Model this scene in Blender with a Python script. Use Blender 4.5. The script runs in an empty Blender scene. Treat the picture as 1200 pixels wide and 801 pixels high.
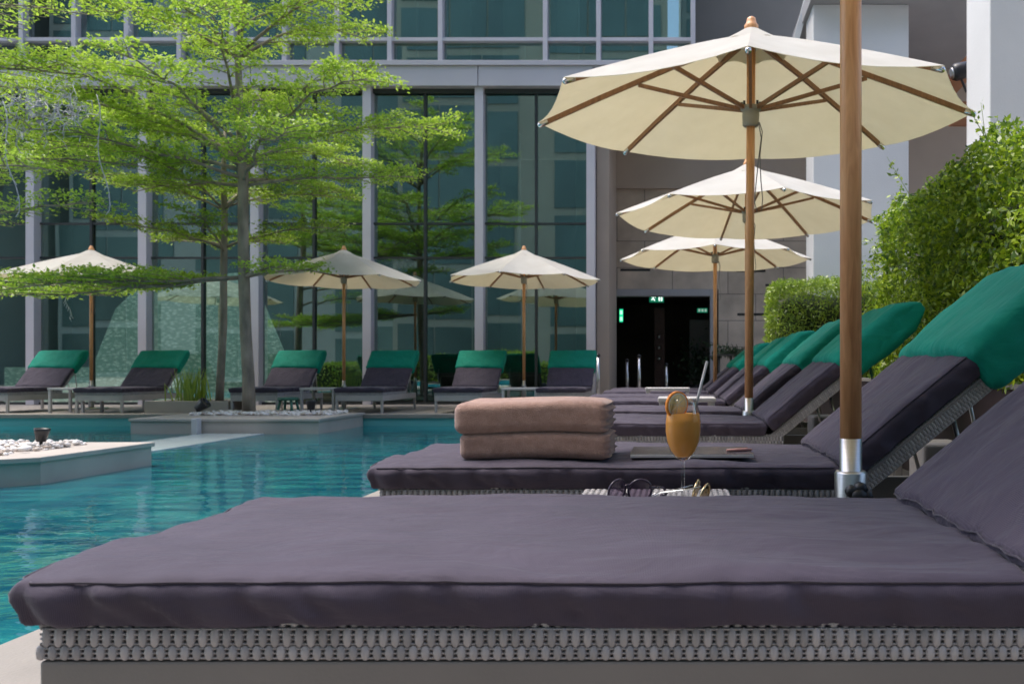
import bpy, bmesh, math, random
import numpy as np
from mathutils import Vector, Matrix, noise
PI = math.pi
random.seed(7); rng = np.random.default_rng(7)
S = bpy.context.scene
C = S.collection
CAMZ = 0.69; F = 950.0; VX = 788.0; HY = 434.0
# ---------------------------------------------------------------- camera
cd = bpy.data.cameras.new('camera'); cam = bpy.data.objects.new('camera', cd); C.objects.link(cam)
cam.location = (0, 0, CAMZ); cam.rotation_euler = (PI/2, 0, 0)
cd.sensor_width = 36; cd.lens = 36*F/1200; cd.shift_x = (600-VX)/1200; cd.shift_y = (HY-400.5)/1200
cd.clip_start = 0.05; cd.clip_end = 500
cd.dof.use_dof = True; cd.dof.focus_distance = 2.15; cd.dof.aperture_fstop = 8.0
S.camera = cam
# ---------------------------------------------------------------- world, sun, exposure
SUN = Vector((-0.36, 0.04, 0.93)).normalized()
w = bpy.data.worlds.new("World"); S.world = w; w.use_nodes = True
nt = w.node_tree; bg = nt.nodes['Background']; sky = nt.nodes.new('ShaderNodeTexSky')
sky.sky_type = 'NISHITA'; sky.sun_disc = False
sky.sun_elevation = math.asin(SUN.z); sky.sun_rotation = math.atan2(SUN.x, SUN.y)
sky.air_density = 1.0; sky.dust_density = 3.0; sky.ozone_density = 1.0
nt.links.new(sky.outputs[0], bg.inputs[0]); bg.inputs[1].default_value = 0.15
sd = bpy.data.lights.new('sun', 'SUN'); sun = bpy.data.objects.new('sun', sd); C.objects.link(sun)
sd.energy = 1.1; sd.angle = math.radians(24); sd.color = (1, 0.95, 0.86)
sun.rotation_euler = SUN.to_track_quat('Z', 'Y').to_euler(); sun.location = (-10, 0, 20)
vs = S.view_settings; vs.view_transform = 'Standard'; vs.look = 'None'; vs.gamma = 1; vs.exposure = 1.42
vs.use_curve_mapping = False
S.render.engine = 'CYCLES'
cy = S.cycles; cy.use_denoising = True; cy.max_bounces = 10; cy.transparent_max_bounces = 24
cy.diffuse_bounces = 4; cy.glossy_bounces = 4; cy.transmission_bounces = 8; cy.sample_clamp_indirect = 4
cy.caustics_reflective = False; cy.caustics_refractive = False

# ---------------------------------------------------------------- helpers
def P(px, py, d):
    return Vector(((px-VX)*d/F, d, CAMZ+(HY-py)*d/F))
def PX(px, d): return (px-VX)*d/F
def PZ(py, d): return CAMZ+(HY-py)*d/F

def nmat(name):
    m = bpy.data.materials.new(name); m.use_nodes = True
    t = m.node_tree; b = t.nodes['Principled BSDF']
    return m, t, b
def pmat(name, col, rough=0.6, var=0.15, vscale=3.0, bump=0.0, bscale=60.0, metal=0.0, spec=0.5, sheen=0.0, coords='Object', stretch=None, col2=None, detail=4.0):
    m, t, b = nmat(name)
    tc = t.nodes.new('ShaderNodeTexCoord'); src = tc.outputs[coords]
    if stretch:
        mp = t.nodes.new('ShaderNodeMapping'); mp.inputs['Scale'].default_value = stretch
        t.links.new(src, mp.inputs[0]); src = mp.outputs[0]
    n = t.nodes.new('ShaderNodeTexNoise'); n.inputs['Scale'].default_value = vscale; n.inputs['Detail'].default_value = detail
    t.links.new(src, n.inputs['Vector'])
    r = t.nodes.new('ShaderNodeValToRGB')
    c2 = col2 or tuple(min(1, c*(1+var)) for c in col); c1 = col if col2 else tuple(c*(1-var) for c in col)
    r.color_ramp.elements[0].position = 0.3; r.color_ramp.elements[1].position = 0.7
    r.color_ramp.elements[0].color = (*c1, 1); r.color_ramp.elements[1].color = (*c2, 1)
    t.links.new(n.outputs[0], r.inputs[0]); t.links.new(r.outputs[0], b.inputs['Base Color'])
    b.inputs['Roughness'].default_value = rough; b.inputs['Metallic'].default_value = metal
    b.inputs['Specular IOR Level'].default_value = spec
    if sheen: b.inputs['Sheen Weight'].default_value = sheen
    if bump:
        n2 = t.nodes.new('ShaderNodeTexNoise'); n2.inputs['Scale'].default_value = bscale; n2.inputs['Detail'].default_value = 3
        t.links.new(src, n2.inputs['Vector'])
        bp = t.nodes.new('ShaderNodeBump'); bp.inputs['Strength'].default_value = bump; bp.inputs['Distance'].default_value = 0.01
        t.links.new(n2.outputs[0], bp.inputs['Height']); t.links.new(bp.outputs[0], b.inputs['Normal'])
    return m
def emat(name, col, s):
    m, t, b = nmat(name); b.inputs['Base Color'].default_value = (*[c*.5 for c in col], 1)
    b.inputs['Emission Color'].default_value = (*col, 1); b.inputs['Emission Strength'].default_value = s
    return m

def fabric(name, col, ribs=1.0, rib=420.0, wr=0.35, axis='X', sheen=0.25):
    """woven outdoor cloth: fine ribs, soft creases"""
    m, t, b = nmat(name)
    tc = t.nodes.new('ShaderNodeTexCoord'); src = tc.outputs['Object']
    n = t.nodes.new('ShaderNodeTexNoise'); n.inputs['Scale'].default_value = 5; n.inputs['Detail'].default_value = 6
    t.links.new(src, n.inputs['Vector'])
    r = t.nodes.new('ShaderNodeValToRGB'); r.color_ramp.elements[0].position = 0.25; r.color_ramp.elements[1].position = 0.75
    r.color_ramp.elements[0].color = (*[c*0.86 for c in col], 1); r.color_ramp.elements[1].color = (*[min(1, c*1.12) for c in col], 1)
    t.links.new(n.outputs[0], r.inputs[0])
    wv = t.nodes.new('ShaderNodeTexWave'); wv.wave_type = 'BANDS'; wv.bands_direction = axis
    wv.inputs['Scale'].default_value = rib/6.283*2; wv.inputs['Distortion'].default_value = 0.4; wv.inputs['Detail'].default_value = 1
    t.links.new(src, wv.inputs['Vector'])
    mx = t.nodes.new('ShaderNodeMix'); mx.data_type = 'RGBA'; mx.blend_type = 'MULTIPLY'; mx.inputs[0].default_value = 0.34*ribs
    t.links.new(r.outputs[0], mx.inputs[6]); t.links.new(wv.outputs[0], mx.inputs[7])
    t.links.new(mx.outputs[2], b.inputs['Base Color'])
    mp = t.nodes.new('ShaderNodeMapping'); mp.inputs['Scale'].default_value = (5, 14, 9); mp.inputs['Rotation'].default_value = (0, 0, 0.25)
    t.links.new(src, mp.inputs[0])
    n2 = t.nodes.new('ShaderNodeTexNoise'); n2.inputs['Scale'].default_value = 1.0; n2.inputs['Detail'].default_value = 3; n2.inputs['Distortion'].default_value = 0.8
    t.links.new(mp.outputs[0], n2.inputs['Vector'])
    mp3 = t.nodes.new('ShaderNodeMapping'); mp3.inputs['Scale'].default_value = (2.6, 8, 5); mp3.inputs['Rotation'].default_value = (0, 0, -.35); t.links.new(src, mp3.inputs[0])
    n3 = t.nodes.new('ShaderNodeTexNoise'); n3.noise_type = 'RIDGED_MULTIFRACTAL'; n3.inputs['Scale'].default_value = 1.3; n3.inputs['Detail'].default_value = 3; n3.inputs['Distortion'].default_value = .6
    t.links.new(mp3.outputs[0], n3.inputs['Vector'])
    b0 = t.nodes.new('ShaderNodeBump'); b0.inputs['Strength'].default_value = .30; b0.inputs['Distance'].default_value = .008; t.links.new(n3.outputs[0], b0.inputs['Height'])
    b1 = t.nodes.new('ShaderNodeBump'); t.links.new(b0.outputs[0], b1.inputs['Normal']); b1.inputs['Strength'].default_value = wr*1.6; b1.inputs['Distance'].default_value = 0.02
    t.links.new(n2.outputs[0], b1.inputs['Height'])
    b2 = t.nodes.new('ShaderNodeBump'); b2.inputs['Strength'].default_value = 0.3*ribs; b2.inputs['Distance'].default_value = 0.001
    t.links.new(wv.outputs[0], b2.inputs['Height']); t.links.new(b1.outputs[0], b2.inputs['Normal'])
    t.links.new(b2.outputs[0], b.inputs['Normal'])
    b.inputs['Roughness'].default_value = 0.75; b.inputs['Specular IOR Level'].default_value = 0.25
    b.inputs['Sheen Weight'].default_value = sheen; b.inputs['Sheen Roughness'].default_value = 0.4
    return m

def leafmat(name, a, b_, tr=0.45, gloss=0.06):
    m = bpy.data.materials.new(name); m.use_nodes = True; t = m.node_tree; t.nodes.clear()
    o = t.nodes.new('ShaderNodeOutputMaterial'); g = t.nodes.new('ShaderNodeNewGeometry')
    r = t.nodes.new('ShaderNodeValToRGB'); r.color_ramp.elements[0].color = (*a, 1); r.color_ramp.elements[1].color = (*b_, 1)
    t.links.new(g.outputs['Random Per Island'], r.inputs[0])
    d = t.nodes.new('ShaderNodeBsdfDiffuse'); l = t.nodes.new('ShaderNodeBsdfTranslucent'); s = t.nodes.new('ShaderNodeBsdfGlossy')
    s.inputs['Roughness'].default_value = 0.4
    m1 = t.nodes.new('ShaderNodeMixShader'); m1.inputs[0].default_value = tr
    m2 = t.nodes.new('ShaderNodeMixShader'); m2.inputs[0].default_value = gloss
    for q in (d, l): t.links.new(r.outputs[0], q.inputs[0])
    t.links.new(d.outputs[0], m1.inputs[1]); t.links.new(l.outputs[0], m1.inputs[2])
    t.links.new(m1.outputs[0], m2.inputs[1]); t.links.new(s.outputs[0], m2.inputs[2]); t.links.new(m2.outputs[0], o.inputs[0])
    return m

M = {}
M['cushion'] = fabric('cushion_fabric', (0.077, 0.063, 0.094), sheen=.15)
M['cushion_piping'] = fabric('piping_fabric', (0.06, 0.05, 0.07), ribs=.2)
M['cover'] = fabric('green_towelling', (0.0, 0.25, 0.175), ribs=.3, sheen=.03)
M['rail'] = pmat('taupe_powder_coat', (0.19, 0.175, 0.165), 0.45, .06, 4, .05, 200)
M['pale_rail'] = pmat('pale_powder_coat', (0.42, 0.40, 0.39), 0.45, .06, 4)
M['steel'] = pmat('brushed_steel', (0.50, 0.49, 0.48), 0.33, .08, 20, metal=1.0, stretch=(1, 1, 30))
M['chrome'] = pmat('satin_steel', (0.62, 0.62, 0.62), 0.22, .04, 10, metal=1.0)
M['black'] = pmat('black_plastic', (0.015, 0.015, 0.018), 0.4, .2, 10)
M['beam'] = pmat('grey_metal', (0.3, 0.3, 0.31), 0.4, .08, 4, metal=.3)
M['stone'] = pmat('beige_stone_coping', (0.42, 0.375, 0.335), 0.6, .10, 2.5, .15, 120)
M['white_plaster'] = pmat('white_render', (0.70, 0.70, 0.70), 0.8, .07, .7, .3, 40, detail=9)
M['grey_plaster'] = pmat('grey_render', (0.36, 0.36, 0.385), 0.85, .06, 1.2, .2, 80)
M['brown_wall'] = pmat('brown_grey_panel', (0.42, 0.345, 0.29), 0.7, .07, .8)
M['dark_wall'] = pmat('dark_grey_panel', (0.20, 0.19, 0.18), 0.6, .08, .8)
M['mullion'] = pmat('pale_aluminium', (0.60, 0.575, 0.63), 0.42, .05, 1.0, metal=.15)
M['spandrel'] = pmat('aluminium_panel', (0.56, 0.54, 0.59), 0.4, .05, .8, metal=.2)
M['dark_frame'] = pmat('dark_frame', (0.035, 0.04, 0.042), 0.4, .1, 3)
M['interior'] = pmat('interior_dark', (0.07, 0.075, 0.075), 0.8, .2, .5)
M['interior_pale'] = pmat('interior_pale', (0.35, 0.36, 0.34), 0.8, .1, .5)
M['brown_planter'] = pmat('dark_brown_planter', (0.045, 0.028, 0.028), 0.5, .12, 2)
M['soil'] = pmat('soil', (0.03, 0.022, 0.016), 0.95, .3, 8, .5, 30)
M['bark'] = pmat('bark', (0.27, 0.225, 0.18), 0.9, .4, 7, .9, 30, stretch=(1, 1, .35))
M['orange_wood'] = pmat('orange_timber', (0.30, 0.12, 0.05), 0.5, .1, 2)
M['white_plastic'] = pmat('white_plastic', (0.50, 0.49, 0.50), 0.4, .03, 4)
M['green_plastic'] = pmat('green_plastic', (0.03, 0.14, 0.10), 0.45, .1, 5)
M['string'] = pmat('white_string', (0.45, 0.45, 0.5), 0.6, .05, 5)
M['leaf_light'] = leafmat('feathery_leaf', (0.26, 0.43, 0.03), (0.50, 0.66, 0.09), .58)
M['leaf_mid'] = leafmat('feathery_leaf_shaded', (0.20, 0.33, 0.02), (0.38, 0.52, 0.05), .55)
M['leaf_bush'] = leafmat('bush_leaf', (0.05, 0.14, 0.008), (0.44, 0.58, 0.035), .48, .06)  # wide tone range puts lit tips and darker depths into the leaf colour
M['leaf_hedge'] = leafmat('hedge_leaf', (0.16, 0.28, 0.02), (0.38, 0.50, 0.05), .45)
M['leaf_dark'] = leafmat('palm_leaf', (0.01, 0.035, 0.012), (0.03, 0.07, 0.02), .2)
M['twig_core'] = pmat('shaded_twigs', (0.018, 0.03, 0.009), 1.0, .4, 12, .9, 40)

def wood(name, a, b_):
    m, t, b = nmat(name); tc = t.nodes.new('ShaderNodeTexCoord'); mp = t.nodes.new('ShaderNodeMapping')
    mp.inputs['Scale'].default_value = (9, 9, 0.9); t.links.new(tc.outputs['Object'], mp.inputs[0])
    n = t.nodes.new('ShaderNodeTexNoise'); n.inputs['Scale'].default_value = 6; n.inputs['Detail'].default_value = 7; n.inputs['Distortion'].default_value = 1.2
    t.links.new(mp.outputs[0], n.inputs['Vector'])
    r = t.nodes.new('ShaderNodeValToRGB'); r.color_ramp.elements[0].position = .3; r.color_ramp.elements[1].position = .72
    r.color_ramp.elements[0].color = (*a, 1); r.color_ramp.elements[1].color = (*b_, 1)
    t.links.new(n.outputs[0], r.inputs[0]); t.links.new(r.outputs[0], b.inputs['Base Color'])
    b.inputs['Roughness'].default_value = .42; b.inputs['Coat Weight'].default_value = .15; b.inputs['Coat Roughness'].default_value = .3
    return m
M['wood'] = wood('varnished_pole_wood', (0.62, 0.27, 0.105), (0.88, 0.46, 0.21))
M['rib_wood'] = wood('rib_wood', (0.22, 0.10, 0.042), (0.36, 0.17, 0.08))

def canvas():
    m = bpy.data.materials.new('cream_canvas'); m.use_nodes = True; t = m.node_tree; t.nodes.clear()
    o = t.nodes.new('ShaderNodeOutputMaterial'); tc = t.nodes.new('ShaderNodeTexCoord')
    n = t.nodes.new('ShaderNodeTexNoise'); n.inputs['Scale'].default_value = 3.1; n.inputs['Detail'].default_value = 8; n.inputs['Roughness'].default_value = .62
    t.links.new(tc.outputs['Object'], n.inputs['Vector'])
    r = t.nodes.new('ShaderNodeValToRGB'); r.color_ramp.elements[0].position = .3; r.color_ramp.elements[1].position = .65
    r.color_ramp.elements[0].color = (.60, .59, .575, 1); r.color_ramp.elements[1].color = (.71, .708, .705, 1)
    t.links.new(n.outputs[0], r.inputs[0])
    n2 = t.nodes.new('ShaderNodeTexNoise'); n2.inputs['Scale'].default_value = 5; t.links.new(tc.outputs['Object'], n2.inputs['Vector'])
    bp = t.nodes.new('ShaderNodeBump'); bp.inputs['Strength'].default_value = .35; bp.inputs['Distance'].default_value = .03
    t.links.new(n2.outputs[0], bp.inputs['Height'])
    d = t.nodes.new('ShaderNodeBsdfDiffuse'); l = t.nodes.new('ShaderNodeBsdfTranslucent')
    l.inputs[0].default_value = (.93, .86, .66, 1)
    mx = t.nodes.new('ShaderNodeMixShader'); mx.inputs[0].default_value = .45
    t.links.new(r.outputs[0], d.inputs[0])
    t.links.new(bp.outputs[0], d.inputs['Normal'])
    t.links.new(d.outputs[0], mx.inputs[1]); t.links.new(l.outputs[0], mx.inputs[2]); t.links.new(mx.outputs[0], o.inputs[0])
    return m
M['canvas'] = canvas()

def wicker():
    m, t, b = nmat('woven_resin'); g = t.nodes.new('ShaderNodeNewGeometry')
    r = t.nodes.new('ShaderNodeValToRGB'); r.color_ramp.elements[0].color = (.27, .26, .27, 1); r.color_ramp.elements[1].color = (.42, .40, .41, 1)
    t.links.new(g.outputs['Random Per Island'], r.inputs[0]); t.links.new(r.outputs[0], b.inputs['Base Color'])
    b.inputs['Roughness'].default_value = .45
    return m
M['wicker'] = wicker()
M['wicker_gap'] = pmat('woven_resin_gap', (0.22, 0.21, 0.215), .8, .1, 20)

def towel_mat():
    m, t, b = nmat('brown_terry'); tc = t.nodes.new('ShaderNodeTexCoord')
    n = t.nodes.new('ShaderNodeTexNoise'); n.inputs['Scale'].default_value = 40; n.inputs['Detail'].default_value = 8
    n.inputs['Roughness'].default_value = .75
    t.links.new(tc.outputs['Object'], n.inputs['Vector'])
    r = t.nodes.new('ShaderNodeValToRGB'); r.color_ramp.elements[0].position = .3; r.color_ramp.elements[1].position = .7
    r.color_ramp.elements[0].color = (.31, .185, .15, 1); r.color_ramp.elements[1].color = (.47, .31, .265, 1)
    t.links.new(n.outputs[0], r.inputs[0]); t.links.new(r.outputs[0], b.inputs['Base Color'])
    n2 = t.nodes.new('ShaderNodeTexNoise'); n2.inputs['Scale'].default_value = 380; n2.inputs['Detail'].default_value = 4
    t.links.new(tc.outputs['Object'], n2.inputs['Vector'])
    bp = t.nodes.new('ShaderNodeBump'); bp.inputs['Strength'].default_value = .9; bp.inputs['Distance'].default_value = .004
    t.links.new(n2.outputs[0], bp.inputs['Height']); t.links.new(bp.outputs[0], b.inputs['Normal'])
    b.inputs['Roughness'].default_value = .95; b.inputs['Sheen Weight'].default_value = .35; b.inputs['Specular IOR Level'].default_value = .1
    return m
M['towel'] = towel_mat()

def glassy(name, tint, refl, rough=0.0, fres=True):
    """window glass: tinted see-through plus mirror reflection growing towards grazing angles"""
    m = bpy.data.materials.new(name); m.use_nodes = True; t = m.node_tree; t.nodes.clear()
    o = t.nodes.new('ShaderNodeOutputMaterial'); tr = t.nodes.new('ShaderNodeBsdfTransparent'); gl = t.nodes.new('ShaderNodeBsdfGlossy')
    tr.inputs[0].default_value = (*tint, 1); gl.inputs[0].default_value = (.78, .93, .88, 1); gl.inputs['Roughness'].default_value = rough
    lw = t.nodes.new('ShaderNodeLayerWeight'); lw.inputs[0].default_value = .35
    mr = t.nodes.new('ShaderNodeMapRange'); mr.inputs['To Min'].default_value = refl; mr.inputs['To Max'].default_value = 1.0
    t.links.new(lw.outputs['Fresnel'], mr.inputs['Value'])
    n = t.nodes.new('ShaderNodeTexNoise'); n.inputs['Scale'].default_value = .9; n.inputs['Detail'].default_value = 1
    tc = t.nodes.new('ShaderNodeTexCoord'); t.links.new(tc.outputs['Object'], n.inputs['Vector'])
    bp = t.nodes.new('ShaderNodeBump'); bp.inputs['Strength'].default_value = .02; bp.inputs['Distance'].default_value = .02
    t.links.new(n.outputs[0], bp.inputs['Height']); t.links.new(bp.outputs[0], gl.inputs['Normal'])
    mx = t.nodes.new('ShaderNodeMixShader'); t.links.new(mr.outputs[0], mx.inputs[0])
    t.links.new(tr.outputs[0], mx.inputs[1]); t.links.new(gl.outputs[0], mx.inputs[2]); t.links.new(mx.outputs[0], o.inputs[0])
    return m
M['glass_lower'] = glassy('dark_teal_glass', (.62, .76, .72), .21)
M['glass_upper'] = glassy('pale_teal_glass', (.50, .72, .68), .28)
M['tower_glass'] = glassy('tower_glass', (.1, .2, .2), .35)

def clear_glass():
    m = bpy.data.materials.new('drinking_glass'); m.use_nodes = True; t = m.node_tree; t.nodes.clear()
    o = t.nodes.new('ShaderNodeOutputMaterial'); tr = t.nodes.new('ShaderNodeBsdfTransparent'); tr.inputs[0].default_value = (.985, .985, .98, 1)
    gl = t.nodes.new('ShaderNodeBsdfGlossy'); gl.inputs['Roughness'].default_value = .01
    fz = t.nodes.new('ShaderNodeFresnel'); fz.inputs[0].default_value = 1.36; mm = t.nodes.new('ShaderNodeMath'); mm.operation = 'MINIMUM'; mm.inputs[1].default_value = .55
    t.links.new(fz.outputs[0], mm.inputs[0]); mx = t.nodes.new('ShaderNodeMixShader'); t.links.new(mm.outputs[0], mx.inputs[0])
    t.links.new(tr.outputs[0], mx.inputs[1]); t.links.new(gl.outputs[0], mx.inputs[2]); t.links.new(mx.outputs[0], o.inputs[0])
    return m
M['clear'] = clear_glass()

# shapes
class MB:
    def __init__(s): s.v = []; s.f = []; s.sm = []
    def add(s, vs_, fs, smooth=False):
        o = len(s.v); s.v += [tuple(v) for v in vs_]; s.f += [tuple(i+o for i in f) for f in fs]; s.sm += [smooth]*len(fs); return s
    def box(s, x0, x1, y0, y1, z0, z1):
        return s.add([(x0,y0,z0),(x1,y0,z0),(x1,y1,z0),(x0,y1,z0),(x0,y0,z1),(x1,y0,z1),(x1,y1,z1),(x0,y1,z1)],
                     [(0,3,2,1),(4,5,6,7),(0,1,5,4),(1,2,6,5),(2,3,7,6),(3,0,4,7)])
    def bar(s, a, b, w_, h_, up=(0,0,1)):
        a = Vector(a); b = Vector(b); d = (b-a).normalized(); up = Vector(up)
        if abs(d.dot(up)) > .98: up = Vector((1,0,0))
        x = d.cross(up).normalized(); z = x.cross(d).normalized()
        vs_ = []
        for p in (a, b):
            for sx, sz in ((-1,-1),(1,-1),(1,1),(-1,1)): vs_.append(p + x*sx*w_/2 + z*sz*h_/2)
        return s.add(vs_, [(0,1,2,3),(7,6,5,4),(0,4,5,1),(1,5,6,2),(2,6,7,3),(3,7,4,0)])
    def tube(s, pts, r, n=8, cap=True):
        pts = [Vector(p) for p in pts]
        rs = r if isinstance(r, (list, tuple)) else [r]*len(pts)
        vs_ = []; fs = []
        ref = Vector((0, 0, 1)); d0 = (pts[1]-pts[0]).normalized()
        if abs(d0.dot(ref)) > .9: ref = Vector((1, 0, 0))
        for i, p in enumerate(pts):
            a = pts[max(0, i-1)]; b = pts[min(len(pts)-1, i+1)]; d = (b-a).normalized()
            x = d.cross(ref)
            if x.length < 1e-4: x = d.cross(Vector((0, 1, 0)))
            x.normalize(); y = d.cross(x)
            for k in range(n):
                t_ = 2*PI*k/n; vs_.append(p + (x*math.cos(t_)+y*math.sin(t_))*rs[i])
        for i in range(len(pts)-1):
            for k in range(n):
                fs.append((i*n+k, i*n+(k+1) % n, (i+1)*n+(k+1) % n, (i+1)*n+k))
        if cap: fs.append(tuple(range(n))[::-1]); fs.append(tuple((len(pts)-1)*n+k for k in range(n)))
        return s.add(vs_, fs, True)
    def lathe(s, prof, c=(0,0,0), n=24, rot=0.0):
        vs_ = []; fs = []; c = Vector(c)
        for (r, z) in prof:
            for k in range(n):
                t_ = 2*PI*k/n+rot; vs_.append(c+Vector((r*math.cos(t_), r*math.sin(t_), z)))
        for i in range(len(prof)-1):
            for k in range(n): fs.append((i*n+k, i*n+(k+1) % n, (i+1)*n+(k+1) % n, (i+1)*n+k))
        return s.add(vs_, fs, True)
    def mapv(s, fn): s.v = [tuple(fn(Vector(v))) for v in s.v]; return s
    def build(s, name, mat, parent=None, bevel=0, seg=2, solid=0, loc=None):
        me = bpy.data.meshes.new(name); me.from_pydata(s.v, [], s.f); me.update()
        me.polygons.foreach_set('use_smooth', s.sm)
        if any(s.sm) : pass
        me.materials.append(M[mat] if isinstance(mat, str) else mat)
        o = bpy.data.objects.new(name, me); C.objects.link(o)
        if parent: o.parent = parent
        if loc: o.location = loc
        if solid:
            q = o.modifiers.new('thickness', 'SOLIDIFY'); q.thickness = solid; q.offset = 0
        if bevel:
            q = o.modifiers.new('edge', 'BEVEL'); q.width = bevel; q.segments = seg; q.limit_method = 'ANGLE'; q.angle_limit = math.radians(50)
        return o
def tag(o, label=None, cat=None, group=None, kind=None):
    if label: o['label'] = label
    if cat: o['category'] = cat
    if group: o['group'] = group
    if kind: o['kind'] = kind
    return o
def thing(name, loc, label, cat, group=None, rz=0):
    o = bpy.data.objects.new(name, None); C.objects.link(o); o.location = loc; o.rotation_euler = (0, 0, rz)
    o.empty_display_size = .1
    return tag(o, label, cat, group)
def kids(o): return [c for c in C.objects if c.parent == o]
def copy_tree(o, parent=None):
    c = o.copy(); C.objects.link(c); c.parent = parent
    for ch in kids(o): copy_tree(ch, c)
    return c

def rbox(L, W, T, r, step):
    """rounded box sampled on a fine grid; centred; verts list + faces"""
    bm = bmesh.new()
    def grid(fn, nu, nv):
        vv = [[bm.verts.new(fn(i/nu, j/nv)) for j in range(nv+1)] for i in range(nu+1)]
        for i in range(nu):
            for j in range(nv): bm.faces.new((vv[i][j], vv[i+1][j], vv[i+1][j+1], vv[i][j+1]))
    nx = max(2, round(L/step)); ny = max(2, round(W/step)); nz = max(4, round(T/step))
    a, b, c = L/2, W/2, T/2
    grid(lambda u, v: ((2*u-1)*a, (2*v-1)*b, c), nx, ny)
    grid(lambda u, v: ((2*u-1)*a, (1-2*v)*b, -c), nx, ny)
    grid(lambda u, v: ((2*u-1)*a, -b, (2*v-1)*c), nx, nz)
    grid(lambda u, v: ((1-2*u)*a, b, (2*v-1)*c), nx, nz)
    grid(lambda u, v: (a, (2*u-1)*b, (2*v-1)*c), ny, nz)
    grid(lambda u, v: (-a, (1-2*u)*b, (2*v-1)*c), ny, nz)
    bmesh.ops.remove_doubles(bm, verts=bm.verts, dist=1e-5)
    bmesh.ops.recalc_face_normals(bm, faces=bm.faces)
    bm.verts.ensure_lookup_table()
    vs_ = []
    for v in bm.verts:
        p = v.co.copy(); q = Vector((max(-(a-r), min(a-r, p.x)), max(-(b-r), min(b-r, p.y)), max(-(c-r), min(c-r, p.z))))
        d = p-q
        if d.length > 1e-9: p = q+d.normalized()*min(r, d.length) if d.length > 0 else p
        vs_.append(p)
    fs = [tuple(v.index for v in f.verts) for f in bm.faces]
    bm.free()
    m = MB(); m.add(vs_, fs, True); return m
def fr(p, s, o=4): return noise.fractal(Vector(p)*s, 1.0, 2.0, o)

def leaves(name, pos, mat, size, parent=None, flat=.5, aspect=.5, drop=0.0):
    """one mesh of many small leaf-shaped faces at the given points"""
    pos = np.asarray(pos, dtype=np.float64); n = len(pos)
    az = rng.uniform(0, 2*PI, n); til = rng.normal(0, flat, n) - drop
    L = size*rng.uniform(.6, 1.25, n)
    d = np.stack([np.cos(az)*np.cos(til), np.sin(az)*np.cos(til), np.sin(til)], 1)
    roll = rng.normal(0, flat*1.2, n)
    s = np.stack([-np.sin(az), np.cos(az), np.zeros(n)], 1)
    up = np.cross(d, s)
    s2 = s*np.cos(roll)[:, None]+up*np.sin(roll)[:, None]
    W = L*aspect*.5
    v = np.empty((n, 4, 3))
    v[:, 0] = pos; v[:, 1] = pos+d*(L*.45)[:, None]+s2*W[:, None]; v[:, 2] = pos+d*L[:, None]; v[:, 3] = pos+d*(L*.45)[:, None]-s2*W[:, None]
    me = bpy.data.meshes.new(name); me.vertices.add(n*4); me.vertices.foreach_set('co', v.ravel())
    me.loops.add(n*4); me.loops.foreach_set('vertex_index', np.arange(n*4, dtype=np.int32))
    me.polygons.add(n); me.polygons.foreach_set('loop_start', np.arange(0, n*4, 4, dtype=np.int32)); me.polygons.foreach_set('loop_total', np.full(n, 4, dtype=np.int32))
    me.update(); me.validate(); me.materials.append(M[mat])
    o = bpy.data.objects.new(name, me); C.objects.link(o)
    if parent: o.parent = parent
    return o

# ================================================================ SETTING: ground, pool
def stone_tiles():
    m, t, b = nmat('deck_stone'); tc = t.nodes.new('ShaderNodeTexCoord')
    br = t.nodes.new('ShaderNodeTexBrick'); br.inputs['Scale'].default_value = 1; br.inputs['Mortar Size'].default_value = .004
    br.inputs['Brick Width'].default_value = .6; br.inputs['Row Height'].default_value = .6; br.offset = 0
    br.inputs['Color1'].default_value = (.29, .26, .235, 1); br.inputs['Color2'].default_value = (.34, .305, .275, 1); br.inputs['Mortar'].default_value = (.22, .2, .18, 1)
    t.links.new(tc.outputs['Object'], br.inputs[0])
    n = t.nodes.new('ShaderNodeTexNoise'); n.inputs['Scale'].default_value = 3; n.inputs['Detail'].default_value = 8; t.links.new(tc.outputs['Object'], n.inputs['Vector'])
    mr = t.nodes.new('ShaderNodeMapRange'); mr.inputs['To Min'].default_value = .75; mr.inputs['To Max'].default_value = 1.15; t.links.new(n.outputs[0], mr.inputs[0])
    mx = t.nodes.new('ShaderNodeMix'); mx.data_type = 'RGBA'; mx.blend_type = 'MULTIPLY'; mx.inputs[0].default_value = 1
    t.links.new(br.outputs[0], mx.inputs[6]); t.links.new(mr.outputs[0], mx.inputs[7]); t.links.new(mx.outputs[2], b.inputs['Base Color'])
    b.inputs['Roughness'].default_value = .55
    return m
M['deck'] = stone_tiles()
PX0, PX1, PY0, PY1 = -16.0, -1.64, -5.0, 12.6      # pool opening
WZ = -0.17
g = MB()
def quad(m, x0, x1, y0, y1, z): m.add([(x0,y0,z),(x1,y0,z),(x1,y1,z),(x0,y1,z)], [(0,1,2,3)])
quad(g, -200, 200, -200, PY0, 0); quad(g, -200, 200, PY1, 200, 0); quad(g, -200, PX0, PY0, PY1, 0); quad(g, PX1, 200, PY0, PY1, 0)
tag(g.build('ground', 'deck'), kind='structure')
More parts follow.
